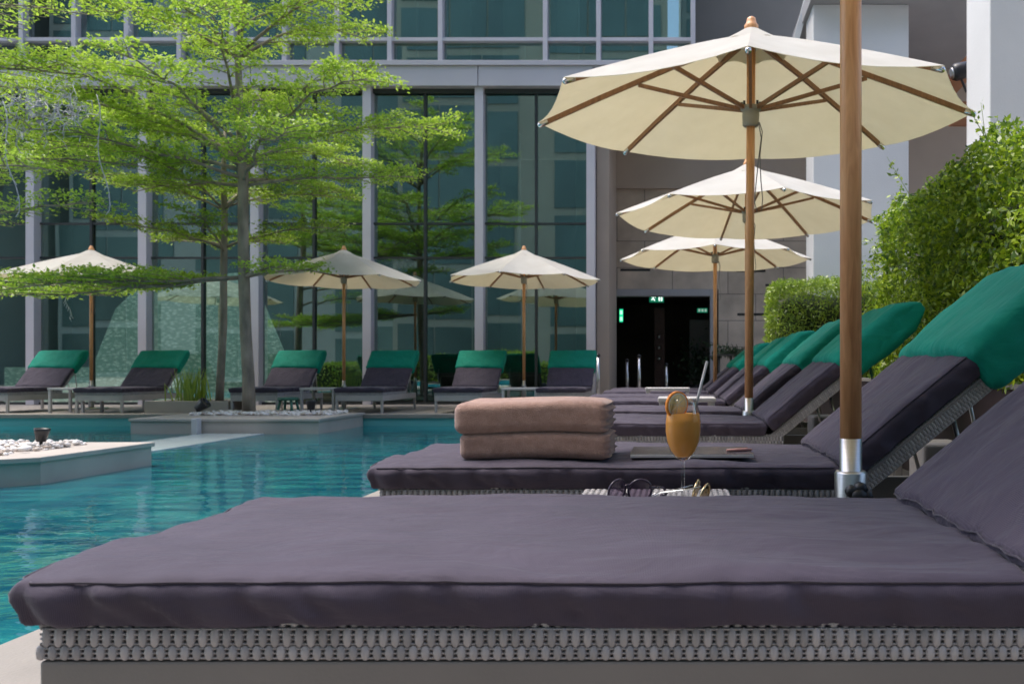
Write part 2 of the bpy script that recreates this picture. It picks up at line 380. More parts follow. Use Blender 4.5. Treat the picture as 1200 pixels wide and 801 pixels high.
# pool shell of teal tiles
def pool_tiles():
    m, t, b = nmat('pool_mosaic'); tc = t.nodes.new('ShaderNodeTexCoord')
    br = t.nodes.new('ShaderNodeTexBrick'); br.inputs['Scale'].default_value = 1; br.inputs['Mortar Size'].default_value = .006
    br.inputs['Brick Width'].default_value = .3; br.inputs['Row Height'].default_value = .15
    br.inputs['Color1'].default_value = (.03, .30, .34, 1); br.inputs['Color2'].default_value = (.10, .50, .52, 1); br.inputs['Mortar'].default_value = (.16, .5, .5, 1)
    t.links.new(tc.outputs['Object'], br.inputs[0]); t.links.new(br.outputs[0], b.inputs['Base Color']); b.inputs['Roughness'].default_value = .3
    return m
M['pool_tile'] = pool_tiles()
p = MB(); D = -1.15
p.add([(PX0,PY0,D),(PX1,PY0,D),(PX1,PY1,D),(PX0,PY1,D),(PX0,PY0,-.02),(PX1,PY0,-.02),(PX1,PY1,-.02),(PX0,PY1,-.02)],
      [(0,1,2,3),(0,1,5,4),(1,2,6,5),(2,3,7,6),(3,0,4,7)])
tag(p.build('pool_basin', 'pool_tile'), kind='structure')
def water_mat():
    m = bpy.data.materials.new('pool_water'); m.use_nodes = True; t = m.node_tree; t.nodes.clear()
    o = t.nodes.new('ShaderNodeOutputMaterial'); tc = t.nodes.new('ShaderNodeTexCoord')
    def nz(sc, det, st):
        mp = t.nodes.new('ShaderNodeMapping'); mp.inputs['Scale'].default_value = st; t.links.new(tc.outputs['Object'], mp.inputs[0])
        n = t.nodes.new('ShaderNodeTexNoise'); n.inputs['Scale'].default_value = sc; n.inputs['Detail'].default_value = det; n.inputs['Distortion'].default_value = .3
        t.links.new(mp.outputs[0], n.inputs['Vector']); return n
    n1 = nz(3.2, 3, (.8, 1.4, 1)); n2 = nz(11, 2, (.8, 1.2, 1))
    b1 = t.nodes.new('ShaderNodeBump'); b1.inputs['Strength'].default_value = .4; b1.inputs['Distance'].default_value = .022; t.links.new(n1.outputs[0], b1.inputs['Height'])
    b2 = t.nodes.new('ShaderNodeBump'); b2.inputs['Strength'].default_value = .3; b2.inputs['Distance'].default_value = .004; t.links.new(n2.outputs[0], b2.inputs['Height']); t.links.new(b1.outputs[0], b2.inputs['Normal'])
    gl = t.nodes.new('ShaderNodeBsdfGlossy'); gl.inputs['Roughness'].default_value = .02; gl.inputs[0].default_value = (.9, 1, 1, 1); t.links.new(b2.outputs[0], gl.inputs['Normal'])
    rf = t.nodes.new('ShaderNodeBsdfTransparent'); rf.inputs[0].default_value = (.36, .86, .92, 1)
    # body colour of the water itself
    df = t.nodes.new('ShaderNodeBsdfDiffuse')
    rr = t.nodes.new('ShaderNodeValToRGB'); rr.color_ramp.elements[0].position = .35; rr.color_ramp.elements[1].position = .65
    rr.color_ramp.elements[0].color = (.004, .085, .16, 1); rr.color_ramp.elements[1].color = (.03, .28, .29, 1)
    n3 = nz(4.2, 4, (.5, 2.0, 1)); t.links.new(n3.outputs[0], rr.inputs[0]); t.links.new(rr.outputs[0], df.inputs[0])
    m0 = t.nodes.new('ShaderNodeMixShader'); m0.inputs[0].default_value = .55
    t.links.new(rf.outputs[0], m0.inputs[1]); t.links.new(df.outputs[0], m0.inputs[2])
    fz = t.nodes.new('ShaderNodeFresnel'); fz.inputs[0].default_value = 1.5; t.links.new(b2.outputs[0], fz.inputs['Normal'])
    m1 = t.nodes.new('ShaderNodeMixShader'); t.links.new(fz.outputs[0], m1.inputs[0]); t.links.new(m0.outputs[0], m1.inputs[1]); t.links.new(gl.outputs[0], m1.inputs[2])
    t.links.new(m1.outputs[0], o.inputs[0]); return m
M['water'] = water_mat()
wt = MB(); quad(wt, PX0, PX1, PY0, PY1, WZ); tag(wt.build('water', 'water'), kind='structure')
# coping lip along the near (lounger) side and the far side
e = MB(); e.box(PX1-.03, PX1+.34, PY0, PY1, -.05, .012); e.box(PX0, PX1-.03, PY1-.03, PY1+.3, -.05, .012)
tag(e.build('kerb', pmat('darkened_coping', (.27, .245, .22), .55, .12, 3, .15, 100), bevel=.006), kind='structure')  # coping colour darkened to offset the strong light on the near corner

def pebbles(name, x0, x1, y0, y1, z, n, parent, mat='pebble'):
    m = MB()
    ico = bmesh.new(); bmesh.ops.create_icosphere(ico, subdivisions=1, radius=1); ico.verts.ensure_lookup_table()
    iv = [v.co.copy() for v in ico.verts]; fi = [tuple(v.index for v in f.verts) for f in ico.faces]; ico.free()
    for k in range(n):
        s = random.uniform(.014, .034); a = random.uniform(0, PI*2)
        c = Vector((random.uniform(x0, x1), random.uniform(y0, y1), z+random.uniform(.0, .035)))
        R = Matrix.Rotation(a, 3, 'Z') @ Matrix.Rotation(random.uniform(-.4, .4), 3, 'X')
        sc = Vector((s*random.uniform(.9, 1.5), s, s*random.uniform(.5, .8)))
        m.add([c+R @ Vector((v.x*sc.x*(1+random.uniform(-.08, .08)), v.y*sc.y, v.z*sc.z)) for v in iv], fi, True)
    return m.build(name, mat, parent)
def peb():
    m, t, b = nmat('white_pebbles'); g = t.nodes.new('ShaderNodeNewGeometry'); r = t.nodes.new('ShaderNodeValToRGB')
    r.color_ramp.elements[0].color = (.40, .30, .22, 1); r.color_ramp.elements[1].color = (.78, .75, .72, 1); r.color_ramp.elements[1].position = .45
    t.links.new(g.outputs['Random Per Island'], r.inputs[0]); t.links.new(r.outputs[0], b.inputs['Base Color']); b.inputs['Roughness'].default_value = .6; return m
M['pebble'] = peb()
def island(label, outline, inner, cat='planter'):
    """stone-edged planting bed standing in the pool: outline polygon at deck height, inner rectangle of gravel"""
    root = thing('pool_planter', (0, 0, 0), label, cat)
    n = len(outline); m = MB()
    m.add([(x, y, -.001) for x, y in outline]+[(x, y, D) for x, y in outline], [(i+n, (i+1) % n+n, (i+1) % n, i) for i in range(n)])
    # top cap with a 3 cm overhang slab
    m.build('wall', 'stone', root)
    cx = sum(a for a, b in outline)/n; cy_ = sum(b for a, b in outline)/n
    bm = bmesh.new(); vs_ = [bm.verts.new((x+(.02 if x > cx else -.02), y+(.02 if y > cy_ else -.02), 0)) for x, y in outline]
    f = bm.faces.new(vs_); r = bmesh.ops.extrude_face_region(bm, geom=[f]); bmesh.ops.translate(bm, verts=[v for v in r['geom'] if isinstance(v, bmesh.types.BMVert)], vec=(0, 0, .04))
    bmesh.ops.recalc_face_normals(bm, faces=bm.faces)
    me = bpy.data.meshes.new('coping'); bm.to_mesh(me); bm.free(); me.materials.append(M['stone'])
    o = bpy.data.objects.new('coping', me); C.objects.link(o); o.parent = root
    q = o.modifiers.new('edge', 'BEVEL'); q.width = .006; q.segments = 2
    return root
r1 = island('low stone-edged planter jutting into the pool, its corner nearest the camera',
            [(-12, 5.92), (-5.02, 5.92), (-4.77, 6.12), (-4.73, 7.36), (-12, 7.36)], (-12, -5.1, 6.2, 7.2))
s_ = pebbles('pebble', -12, -5.12, 6.18, 7.14, .040, 2600, r1); tag(s_, kind='stuff')
r2 = island('low stone-edged planter at the far end of the pool holding the feathery tree', [(-7.35, 11.0), (-4.80, 11.0), (-4.80, 12.58), (-7.35, 12.58)], None)
s_ = pebbles('pebble', -7.0, -5.0, 11.7, 12.5, .040, 1300, r2); tag(s_, kind='stuff')
wr_ = MB(); wr_.box(-6.35, -5.52, 7.39, 10.97, D, WZ+.012); tag(wr_.build('pool_ledge', pmat('wet_stone', (.34, .40, .41), .25, .08, 3), bevel=.01), kind='structure')
wr_ = MB(); wr_.box(-6.45, -6.37, 10.86, 10.97, WZ-.2, .05); tag(wr_.build('pool_marker', 'white_plastic', bevel=.008), 'small white upright block at the corner of the far planter', 'marker block')

# ================================================================ BUILDING (glazed facade)
FY = 16.5; FS = F/FY
def fx(px): return PX(px, FY)
def fz(py): return PZ(py, FY)
bld = thing('building', (0, FY, 0), 'glass-fronted hotel building behind the pool with pale mullions and a grey spandrel band', 'building')
BZ0, BZ1 = fz(105), fz(82); TOP = 11.5
XL, XR = fx(42)-2.264*4, fx(693)
cols = [fx(42)+2.264*k for k in range(-4, 6)]; cols[-1] = fx(693)
loc0 = lambda y: y-FY
def bb(m, x0, x1, y0, y1, z0, z1): return m.box(x0, x1, y0-FY, y1-FY, z0, z1)
for c in cols:
    bb(MB(), c-.085, c+.085, FY-.16, FY+.1, 0, BZ0).build('mullion', 'mullion', bld, bevel=.006)
# spandrel band in panels
sp = [XL]+[fx(v) for v in (38, 168, 300, 431, 563, 697)]+[fx(815)]
for a, b in zip(sp[:-1], sp[1:]):
    bb(MB(), a+.008, b-.008, FY-.22, FY+.1, BZ0, BZ1).build('spandrel_panel', 'spandrel', bld, bevel=.006)
bb(MB(), XL, fx(815), FY-.26, FY+.1, BZ1+.003, BZ1+.10).build('sill', 'spandrel', bld, bevel=.004)
bb(MB(), XL, fx(697), FY-.05, FY+.12, BZ0-.09, BZ0-.003).build('head_frame', 'dark_frame', bld)
# lower glazing: each bay is split by one thin dark mullion and transoms
def pane(x0, x1, z0, z1, y, mat, tilt=0):
    m = MB(); ax = random.uniform(-tilt, tilt); az = random.uniform(-tilt, tilt); cxp = (x0+x1)/2; cz = (z0+z1)/2
    vs_ = [(x, y-FY+(x-cxp)*math.tan(az)+(z-cz)*math.tan(ax), z) for x, z in ((x0, z0), (x1, z0), (x1, z1), (x0, z1))]
    vs_ += [(x, y_+.012, z) for x, y_, z in vs_]
    m.add(vs_, [(0,1,2,3), (7,6,5,4), (0,4,5,1), (1,5,6,2), (2,6,7,3), (3,7,4,0)])
    return m.build('glass_pane', mat, bld)
zt = [0.06, fz(302), fz(262), BZ0-.09]
for a, b in zip(cols[:-1], cols[1:]):
    mid = (a+b)/2
    m = MB(); bb(m, mid-.025, mid+.025, FY-.02, FY+.08, .05, BZ0-.09)
    for z in zt[1:3]: bb(m, a+.085, mid-.026, FY-.01, FY+.07, z-.02, z+.02); bb(m, mid+.026, b-.085, FY-.01, FY+.07, z-.02, z+.02)
    bb(m, a+.085, b-.085, FY-.03, FY+.09, 0, .05); m.build('window_frame', 'dark_frame', bld)
    for x0, x1 in ((a+.085, mid-.025), (mid+.025, b-.085)):
        for z0, z1 in zip(zt[:-1], zt[1:]):
            pane(x0, x1, z0+.02, z1-.02, FY+.03, 'glass_lower', .006)
# upper storey
ux = [fx(459+61.2*k) for k in range(-12, 0)]+[fx(v) for v in (459, 518, 640, 702, 763, 812)]
tz = fz(48.5)
for i, c in enumerate(ux):
    bb(MB(), c-.045, c+.045, FY-.14, FY+.08, BZ1+.10, TOP).build('upper_mullion', 'mullion', bld, bevel=.004)
bb(MB(), ux[0], ux[-1], FY-.11, FY+.07, tz-.035, tz+.035).build('transom', 'mullion', bld)
bb(MB(), ux[0], ux[-1], FY-.11, FY+.07, 9.85, 9.95).build('transom', 'mullion', bld)
for a, b in zip(ux[:-1], ux[1:]):
    for z0, z1 in ((BZ1+.10, tz-.035), (tz+.035, 9.85), (9.95, TOP)):
        pane(a+.045, b-.045, z0, z1, FY+.02, 'glass_upper', .01)
bb(MB(), XL, fx(815), FY-.2, FY+6, TOP, TOP+.4).build('roof', 'grey_plaster', bld)
# interiors
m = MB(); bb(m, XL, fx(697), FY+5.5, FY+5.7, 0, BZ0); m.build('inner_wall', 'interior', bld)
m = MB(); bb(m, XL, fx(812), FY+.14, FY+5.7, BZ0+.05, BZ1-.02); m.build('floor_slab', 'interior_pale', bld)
m = MB(); bb(m, XL-.2, XL, FY, FY+5.7, 0, TOP); m.build('end_wall', 'grey_plaster', bld)
m = MB()
for k in range(16): bb(m, XL+.6+k*1.25, XL+1.1+k*1.25, FY+2.2, FY+2.35, BZ1, TOP-random.uniform(0, .9))
m.build('curtain', 'interior_pale', bld)
m = MB()
for x in (-15, -11.2, -7.8, -4.1, -2.3): bb(m, x, x+.42, FY+2.8, FY+3.2, 0, BZ0)
m.build('inner_column', 'interior_pale', bld)
m = MB(); bb(m, XL, fx(812), FY+3.4, FY+3.5, BZ1, TOP); m.build('inner_wall', pmat('teal_inner_wall', (.12, .22, .20), .8, .25, .4), bld)
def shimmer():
    m, t, b = nmat('shimmer_glow'); tc = t.nodes.new('ShaderNodeTexCoord'); mp = t.nodes.new('ShaderNodeMapping'); mp.inputs['Scale'].default_value = (1, 1, 2.0); mp.inputs['Rotation'].default_value = (0, .5, 0)
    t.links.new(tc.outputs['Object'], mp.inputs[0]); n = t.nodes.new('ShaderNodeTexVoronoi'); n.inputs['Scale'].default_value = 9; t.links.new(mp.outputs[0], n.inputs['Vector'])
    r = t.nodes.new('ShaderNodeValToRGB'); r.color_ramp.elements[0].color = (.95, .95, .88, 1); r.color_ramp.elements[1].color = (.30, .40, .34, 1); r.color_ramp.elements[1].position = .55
    t.links.new(n.outputs[0], r.inputs[0]); t.links.new(r.outputs[0], b.inputs['Base Color']); t.links.new(r.outputs[0], b.inputs['Emission Color']); b.inputs['Emission Strength'].default_value = .20; b.inputs['Roughness'].default_value = .35;  # emission adds a glow so the screen reads bright through the glass
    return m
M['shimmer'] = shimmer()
# patterned pale screen just inside the glass (sloping ends), brightened by an added glow
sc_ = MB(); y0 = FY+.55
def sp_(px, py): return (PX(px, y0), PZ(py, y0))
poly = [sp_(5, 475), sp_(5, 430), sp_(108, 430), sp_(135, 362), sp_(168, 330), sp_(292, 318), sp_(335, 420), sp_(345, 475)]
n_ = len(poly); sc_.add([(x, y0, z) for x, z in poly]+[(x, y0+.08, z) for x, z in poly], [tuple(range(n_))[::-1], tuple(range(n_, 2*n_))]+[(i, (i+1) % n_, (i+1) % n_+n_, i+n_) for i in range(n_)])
tag(sc_.build('glow_screen', 'shimmer'), 'pale shimmering screen with sloping ends behind the glass, its glow added', 'screen')
lamp = MB(); lamp.box(PX(150, y0+1.6), PX(300, y0+1.6), y0+1.6, y0+1.66, .4, 2.2)

# ================================================================ ENTRANCE RECESS
RY = 19.0
def rx(px): return PX(px, RY)
def rz(py): return PZ(py, RY)
def stone_clad():
    m, t, b = nmat('stone_cladding'); tc = t.nodes.new('ShaderNodeTexCoord'); mp = t.nodes.new('ShaderNodeMapping'); mp.inputs['Rotation'].default_value = (PI/2, 0, 0)
    t.links.new(tc.outputs['Object'], mp.inputs[0])
    br = t.nodes.new('ShaderNodeTexBrick'); br.inputs['Scale'].default_value = 1; br.inputs['Brick Width'].default_value = 1.3; br.inputs['Row Height'].default_value = .62; br.inputs['Mortar Size'].default_value = .008
    br.inputs['Color1'].default_value = (.43, .355, .29, 1); br.inputs['Color2'].default_value = (.50, .415, .345, 1); br.inputs['Mortar'].default_value = (.12, .11, .105, 1)
    t.links.new(mp.outputs[0], br.inputs[0]); n = t.nodes.new('ShaderNodeTexNoise'); n.inputs['Scale'].default_value = 1.4; n.inputs['Detail'].default_value = 8; t.links.new(tc.outputs['Object'], n.inputs['Vector'])
    mr = t.nodes.new('ShaderNodeMapRange'); mr.inputs['From Min'].default_value = .3; mr.inputs['From Max'].default_value = .7; mr.inputs['To Min'].default_value = .75; mr.inputs['To Max'].default_value = 1.35; t.links.new(n.outputs[0], mr.inputs[0])
    mx = t.nodes.new('ShaderNodeMix'); mx.data_type = 'RGBA'; mx.blend_type = 'MULTIPLY'; mx.inputs[0].default_value = 1
    t.links.new(br.outputs[0], mx.inputs[6]); t.links.new(mr.outputs[0], mx.inputs[7]); t.links.new(mx.outputs[2], b.inputs['Base Color']); b.inputs['Roughness'].default_value = .6
    return m
M['cladding'] = stone_clad()
en = thing('entrance_wall', (0, RY, 0), 'stone-clad recessed entrance wall with dark slots around the open doorway', 'wall')
dx0, dx1, dz = rx(716), rx(832), rz(347); X0 = XR+.02; X1 = 9.0; zc = rz(222)
m = MB()
m.box(X0, dx0-.2, 0, .3, 0, zc); m.box(dx1+.2, X1, 0, .3, 0, zc); m.box(dx0-.2, dx1+.2, 0, .3, dz+.16, zc)
m.build('stone_wall', 'cladding', en)
m = MB(); m.box(X0, X1, -.12, .3, zc+.002, 6.4); m.build('upper_wall', 'brown_wall', en)
m = MB(); m.box(X0, X1, -.1, .3, 6.402, 12); m.build('top_wall', 'dark_wall', en)
for x in (rx(840), rx(905), rx(990)):
    pass
m = MB(); m.box(dx0-.2, dx0, -.06, .25, 0, dz+.16); m.box(dx1, dx1+.16, -.06, .25, 0, dz+.16); m.box(dx0+.001, dx1-.001, -.06, .25, dz, dz+.16)
m.build('door_frame', 'grey_plaster', en, bevel=.01)
for (a, b, y) in ((727, 762, 316), (863, 897, 317), (897, 916, 334), (864, 900, 368), (897, 916, 403)):
    m = MB(); m.box(rx(a), rx(b), -.008, .05, rz(y+1.6), rz(y-1.2)); m.build('wall_slot', 'black', en)
# dark corridor inside
m = MB(); m.box(dx0-.6, dx0-.4, .3, 6, 0, 3); m.box(dx1+.4, dx1+.6, .3, 6, 0, 3); m.box(dx0-.6, dx1+.6, 6, 6.2, 0, 3); m.box(dx0-.6, dx1+.6, .3, 6, dz+.3, 3)
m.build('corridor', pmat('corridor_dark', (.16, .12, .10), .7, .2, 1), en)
m = MB(); m.box(rx(805)+.1, rx(834)+.2, 2.0, 2.1, 0, 2.0); m.build('inner_panel', pmat('inner_grey', (.16, .15, .15), .6, .1, 1), en)
m = MB(); m.box(rx(765), rx(778), 1.8, 2.2, 0, 2.3); m.build('inner_shelf', pmat('inner_brown', (.09, .045, .04), .6, .2, 6), en)
m = MB()
for k in range(3): m.lathe([(0,0),(.05,0),(.05,.09),(0,.09)], (rx(771), 1.7, .95+k*.28), 10)
m.build('ornament', 'chrome', en)
# signs
def exit_sign(px0, px1, py0, py1, label, y, s):
    r = thing('exit_sign', (0, 0, 0), label, 'exit sign')
    a, b = P(px0, py1, y), P(px1, py0, y)
    m = MB(); m.box(a.x, b.x, y, y+.04, a.z, b.z); m.build('sign_box', emat('sign_green', (.005, .22, .12), s*.5), r)
    return r, a, b
r, a, b = exit_sign(761, 778, 344.5, 354, 'green running-man exit sign over the entrance doorway', RY+.6, .5)
W_ = b.x-a.x; H_ = b.z-a.z; yy = RY+.59
m = MB(); cx = a.x+W_*.3; cz = a.z+H_*.5            # pictogram: running figure, arrow and toilet figures
def disc(m, x, z, r_, y): 
    n = 10; m.add([(x+r_*math.cos(2*PI*k/n), y, z+r_*math.sin(2*PI*k/n)) for k in range(n)], [tuple(range(n))])
disc(m, cx+.01, cz+H_*.27, H_*.09, yy)
for q in (((cx, cz+.05), (cx-.015, cz-.01)), ((cx-.015, cz-.01), (cx+.03, cz-.06)), ((cx-.015, cz-.01), (cx-.055, cz-.05)), ((cx, cz+.04), (cx+.045, cz+.015)), ((cx, cz+.04), (cx-.05, cz+.02))):
    m.bar((q[0][0], yy, q[0][1]), (q[1][0], yy, q[1][1]), .006, .02, (0, 0, 1))
for k in (0, 1):
    xx = a.x+W_*(.68+.16*k); disc(m, xx, cz+H_*.27, H_*.09, yy); m.bar((xx, yy, cz+H_*.14), (xx, yy, cz-H_*.34), .006, .035 if k else .028)
m.build('pictogram', emat('sign_white', (.8, 1, .9), .7), r)
r, a, b = exit_sign(726, 730, 362, 377, 'bright green vertical exit light inside the doorway by its jamb', RY+.5, 2.5)
for k in (0, 1):
    m = MB(); m.box(a.x+.015, b.x-.015, RY+.49, RY+.498, a.z+.03+k*.15, a.z+.12+k*.15); m.build('pictogram', emat('sign_lime', (.2, 1, .3), 1.2), r)
r, a, b = exit_sign(817, 829, 361, 366, 'faint pale green exit sign deep inside the doorway', RY+1.6, .5)
m = MB()
for k in range(3): m.box(a.x+.03+k*.08, a.x+.08+k*.08, RY+1.59, RY+1.598, a.z+.02, b.z-.02)
m.build('pictogram', emat('sign_pale', (.4, .6, .5), .25), r)
# side wall closing the recess, soffit, beam
m = MB(); m.box(XR+.1, XR+.35, FY+.12, RY-.14, 0, 6.35); tag(m.build('side_wall', 'brown_wall'), 'brown-grey side wall between the glazing and the entrance recess', 'wall')
m = MB(); m.box(fx(815)+.02, 9.0, 15.0, RY-.2, 11.0, 11.2)
m = MB(); m.box(2.53, 9.0, 14.6, 18.8, PZ(5, 15), PZ(5, 15)+.3); tag(m.build('ceiling', 'grey_plaster'), kind='structure')
m = MB(); m.box(PX(953, 15), PX(1065, 15), 15, 15.8, 0, PZ(5, 15)-.004); tag(m.build('column', 'white_plaster', bevel=.015), 'tall white square column right of the entrance, behind the trimmed hedge', 'column')
m = MB(); m.box(PX(1160, 10), 7.5, 10, 10.8, 0, 9); tag(m.build('pier', 'white_plaster', bevel=.015), 'wide white rendered pier rising behind the big bush', 'pier')
m = MB(); m.bar(P(930, 57, 15.9)+Vector((0, 0, 0)), P(949, -12, 15.9), .12, .12); tag(m.build('sloping_fin', 'white_plaster'), 'slender white sloping fin leaning against the entrance column', 'fin')
# recess back wall behind the column
m = MB(); m.box(PX(1060, 18.2), 9, 18.2, 18.4, 0, PZ(5, 15)-.004)
tag(m.build('back_wall', 'brown_wall'), 'warm grey plain wall between the white column and the pier', 'wall')
r = thing('ceiling_light', P(1081, 40, 17.5), 'small dark downlight hanging in the recess beside the column', 'downlight')
m = MB(); m.lathe([(0, -.04), (.07, -.04), (.085, .0), (.03, .03), (0, .03)], (0, 0, 0), 12); m.build('lamp_head', 'black', r)
m = MB(); m.tube([(0, 0, .03), (0, .6, .03)], .012, 6); m.build('arm', 'black', r)
r = thing('timber_bracket', (0, 0, 0), 'orange timber diagonal brace and panel beside the white pier', 'timber brace')
m = MB(); m.bar(P(1098, 118, 12.5), P(1150, 62, 12.5), .12, .28); m.build('brace', 'orange_wood', r)
m = MB(); a = P(1112, 148, 12.7); b = P(1175, 124, 12.7); m.box(a.x, b.x, 12.62, 12.72, a.z, b.z); m.build('panel', 'orange_wood', r)
m = MB(); m.bar(P(1112, 122, 12.6), P(1170, 122, 12.6), .1, .05); m.build('ledge', 'orange_wood', r)
r = thing('speaker', P(1116, 86, 12.2), 'black wall spotlight speaker above the orange timber brace', 'speaker')
m = MB(); m.lathe([(0, 0), (.10, 0), (.13, .05), (.12, .25), (.05, .32), (0, .32)], (0, 0, 0), 16); m.mapv(lambda v: Matrix.Rotation(PI*.42, 3, 'Y') @ v); m.build('housing', 'black', r)
m = MB(); m.lathe([(0, -.012), (.085, -.012), (.085, -.002), (0, -.002)], (0, 0, 0), 16); m.mapv(lambda v: Matrix.Rotation(PI*.42, 3, 'Y') @ v); m.build('lens', 'steel', r)
m = MB(); m.tube([(.1, 0, 0), (.25, .1, -.25)], .02, 6); m.build('arm', 'black', r)

# ================================================================ TOWERS behind the camera (seen in the reflections)
def tower(x0, x1, y, h, label, step, c1, c2, dpt=12):
    r = thing('tower', ((x0+x1)/2, y, 0), label, 'tower block')
    cxp = (x0+x1)/2
    m = MB(); m.box(x0-cxp, x1-cxp, -dpt, 0, 0, h); m.build('wall', pmat('tower_wall', c1, .7, .1, .2), r)
    m = MB(); nf = int(h/step); nx = int((x1-x0)/2.2)
    for j in range(nf):
        for i in range(nx):
            a = x0-cxp+.3+i*2.2
            if i % 4 != 3: m.box(a, a+2.1, -.1, .05, j*step+.35, j*step+step-.1)
    tag(m.build('window', pmat('tower_window', c2, .25, .35, .15, metal=.2), r), kind='stuff')
tower(-75, -42, -16, 40, 'farthest grey tower across the pool with rows of blue windows', 3.4, (.27, .30, .28), (.09, .15, .145))
tower(-40, -17, -20, 36, 'pale office tower across the pool with rows of blue windows', 3.3, (.32, .36, .33), (.09, .15, .145))
tower(-16, 0, -14, 32, 'beige hotel tower across the pool with rows of dark windows', 3.2, (.28, .29, .24), (.09, .15, .145))
tower(1, 42, -22, 48, 'grey glass tower across the pool with wide windows', 3.6, (.28, .32, .31), (.09, .15, .145))

# ================================================================ VEGETATION
def pathpts(a, dirv, L, rise, n=6, droop=0.0, wob=.04):
    pts = []; 
    for i in range(n+1):
        t_ = i/n
        z = rise*(1-(1-t_)**2)-droop*t_*t_
        q = a+dirv*L*t_+Vector((0, 0, z))+Vector((random.gauss(0, wob), random.gauss(0, wob), random.gauss(0, wob*.5)))*min(1, t_*2)*L*.5
        pts.append(q)
    pts[0] = a; return pts
def feather_tree(root, trunk_pts, trunk_r, tiers, leafmat_, size=.05, dens=1.0, padz=.035, seed=1):
    random.seed(seed)
    wood_ = MB(); wood_.tube(trunk_pts, trunk_r, 10); br = MB(); pos = []
    def tat(z):
        for a, b in zip(trunk_pts[:-1], trunk_pts[1:]):
            if a.z <= z <= b.z: return a.lerp(b, (z-a.z)/(b.z-a.z))
        return trunk_pts[-1].copy()
    for (z, az, L, rise, r0) in tiers:
        a = tat(z); d = Vector((math.cos(az), math.sin(az), 0)); pts = pathpts(a, d, L, rise, 7, .04*L)
        br.tube(pts, [r0*(1-.8*i/7) for i in range(8)], 5)
        nsub = int(L*7.5)
        for k in range(nsub):
            t_ = .16+.84*(k+random.random())/nsub; i = min(6, int(t_*7)); f = t_*7-i; p0 = pts[i].lerp(pts[i+1], f)
            side = 1 if k % 2 else -1; sa = az+side*random.uniform(.55, 1.15); sl = L*random.uniform(.20, .36)*(1.1-.55*t_)+.12
            sd_ = Vector((math.cos(sa), math.sin(sa), 0)); sub = pathpts(p0, sd_, sl, random.uniform(.0, .12), 4, .03, .05)
            br.tube(sub, [.009, .007, .006, .004, .003], 4, False)
            nn = int(sl*230*dens)
            for _ in range(nn):
                u = random.random()**.7*4; i2 = min(3, int(u)); q = sub[i2].lerp(sub[i2+1], u-i2)
                perp = random.gauss(0, .07+.03*random.random())
                pos.append((q.x-sd_.y*perp+random.gauss(0, .03), q.y+sd_.x*perp+random.gauss(0, .03), q.z+abs(random.gauss(0, padz))+.01-abs(perp)*.1))
    wood_.build('trunk', 'bark', root); br.build('branches', 'bark', root)
    leaves('crown', pos, leafmat_, size, root, flat=.45, aspect=.55)
    return pos
TY = 12.2
tr = thing('feathery_tree', (0, 0, 0), 'slim tree with tiered bright green feathery foliage in the far pool planter', 'tree')
tp = [P(292, 488, TY), P(291, 440, TY), P(288, 390, TY), P(286, 330, TY), P(285, 270, TY), P(285, 205, TY), P(281, 150, TY), P(280, 100, TY), P(279, 70, TY), P(283, 20, TY), P(288, -40, TY), P(292, -90, TY)]
tiers = []
random.seed(3)
z1 = PZ(325, TY)
for az, L, ri in ((180, 3.9, -.16), (168, 2.9, -.10), (196, 3.1, -.08), (8, 1.1, .15), (-35, 1.0, .12)): tiers.append((z1, math.radians(az), L, ri, .03))
def ring(z, n, L, rise, r0, jz=.1, off=0):
    for k in range(n):
        tiers.append((z+random.uniform(-jz, jz), 2*PI*(k+off)/n+random.uniform(-.15, .15), L*random.uniform(.85, 1.1), rise*random.uniform(.8, 1.2), r0))
ring(PZ(214, TY), 5, 2.5, .30, .03, .10, .2)
ring(PZ(196, TY), 6, 2.75, .95, .032, .08, .5)
ring(PZ(172, TY), 4, 2.0, 1.2, .028, .06, .1)
tiers += [(PZ(200, TY), math.radians(178), 3.6, .50, .035), (PZ(190, TY), math.radians(188), 3.4, 1.05, .03)]
ring(PZ(66, TY), 6, 2.0, .9, .028, .08); ring(PZ(30, TY), 4, 1.5, 1.0, .02, .1, .5); ring(PZ(-20, TY), 5, 1.4, .6, .02)
feather_tree(tr, tp, [.095, .085, .08, .08, .075, .075, .055, .05, .045, .04, .03, .015], tiers, 'leaf_light', .062, .85, padz=.038, seed=11)
tr2 = thing('feathery_tree', (0, 0, 0), 'thinner shaded feathery tree growing from the low box behind the first', 'tree')
Y2 = 13.35
tp2 = [P(257, 472, Y2), P(259, 430, Y2), P(262, 380, Y2), P(262, 320, Y2), P(263, 260, Y2), P(262, 200, Y2), P(264, 150, Y2)]
tiers = []; random.seed(5)
ring(PZ(292, Y2), 5, 1.7, .35, .022, .05); ring(PZ(245, Y2), 5, 1.8, .5, .02, .05, .5)
tiers = [t_ for t_ in tiers]
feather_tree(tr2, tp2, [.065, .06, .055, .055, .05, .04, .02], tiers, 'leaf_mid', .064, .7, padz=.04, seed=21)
tr3 = thing('feathery_tree', (0, 0, 0), 'feathery tree at the picture edge with pale light strings hanging from its branches', 'tree')
Y3 = 10.6
tp3 = [Vector((-10.3, Y3, 0)), Vector((-10.3, Y3, 1.5)), Vector((-10.25, Y3, 3.0)), Vector((-10.2, Y3, 4.2)), Vector((-10.3, Y3, 5.4)), Vector((-10.3, Y3, 6.5))]
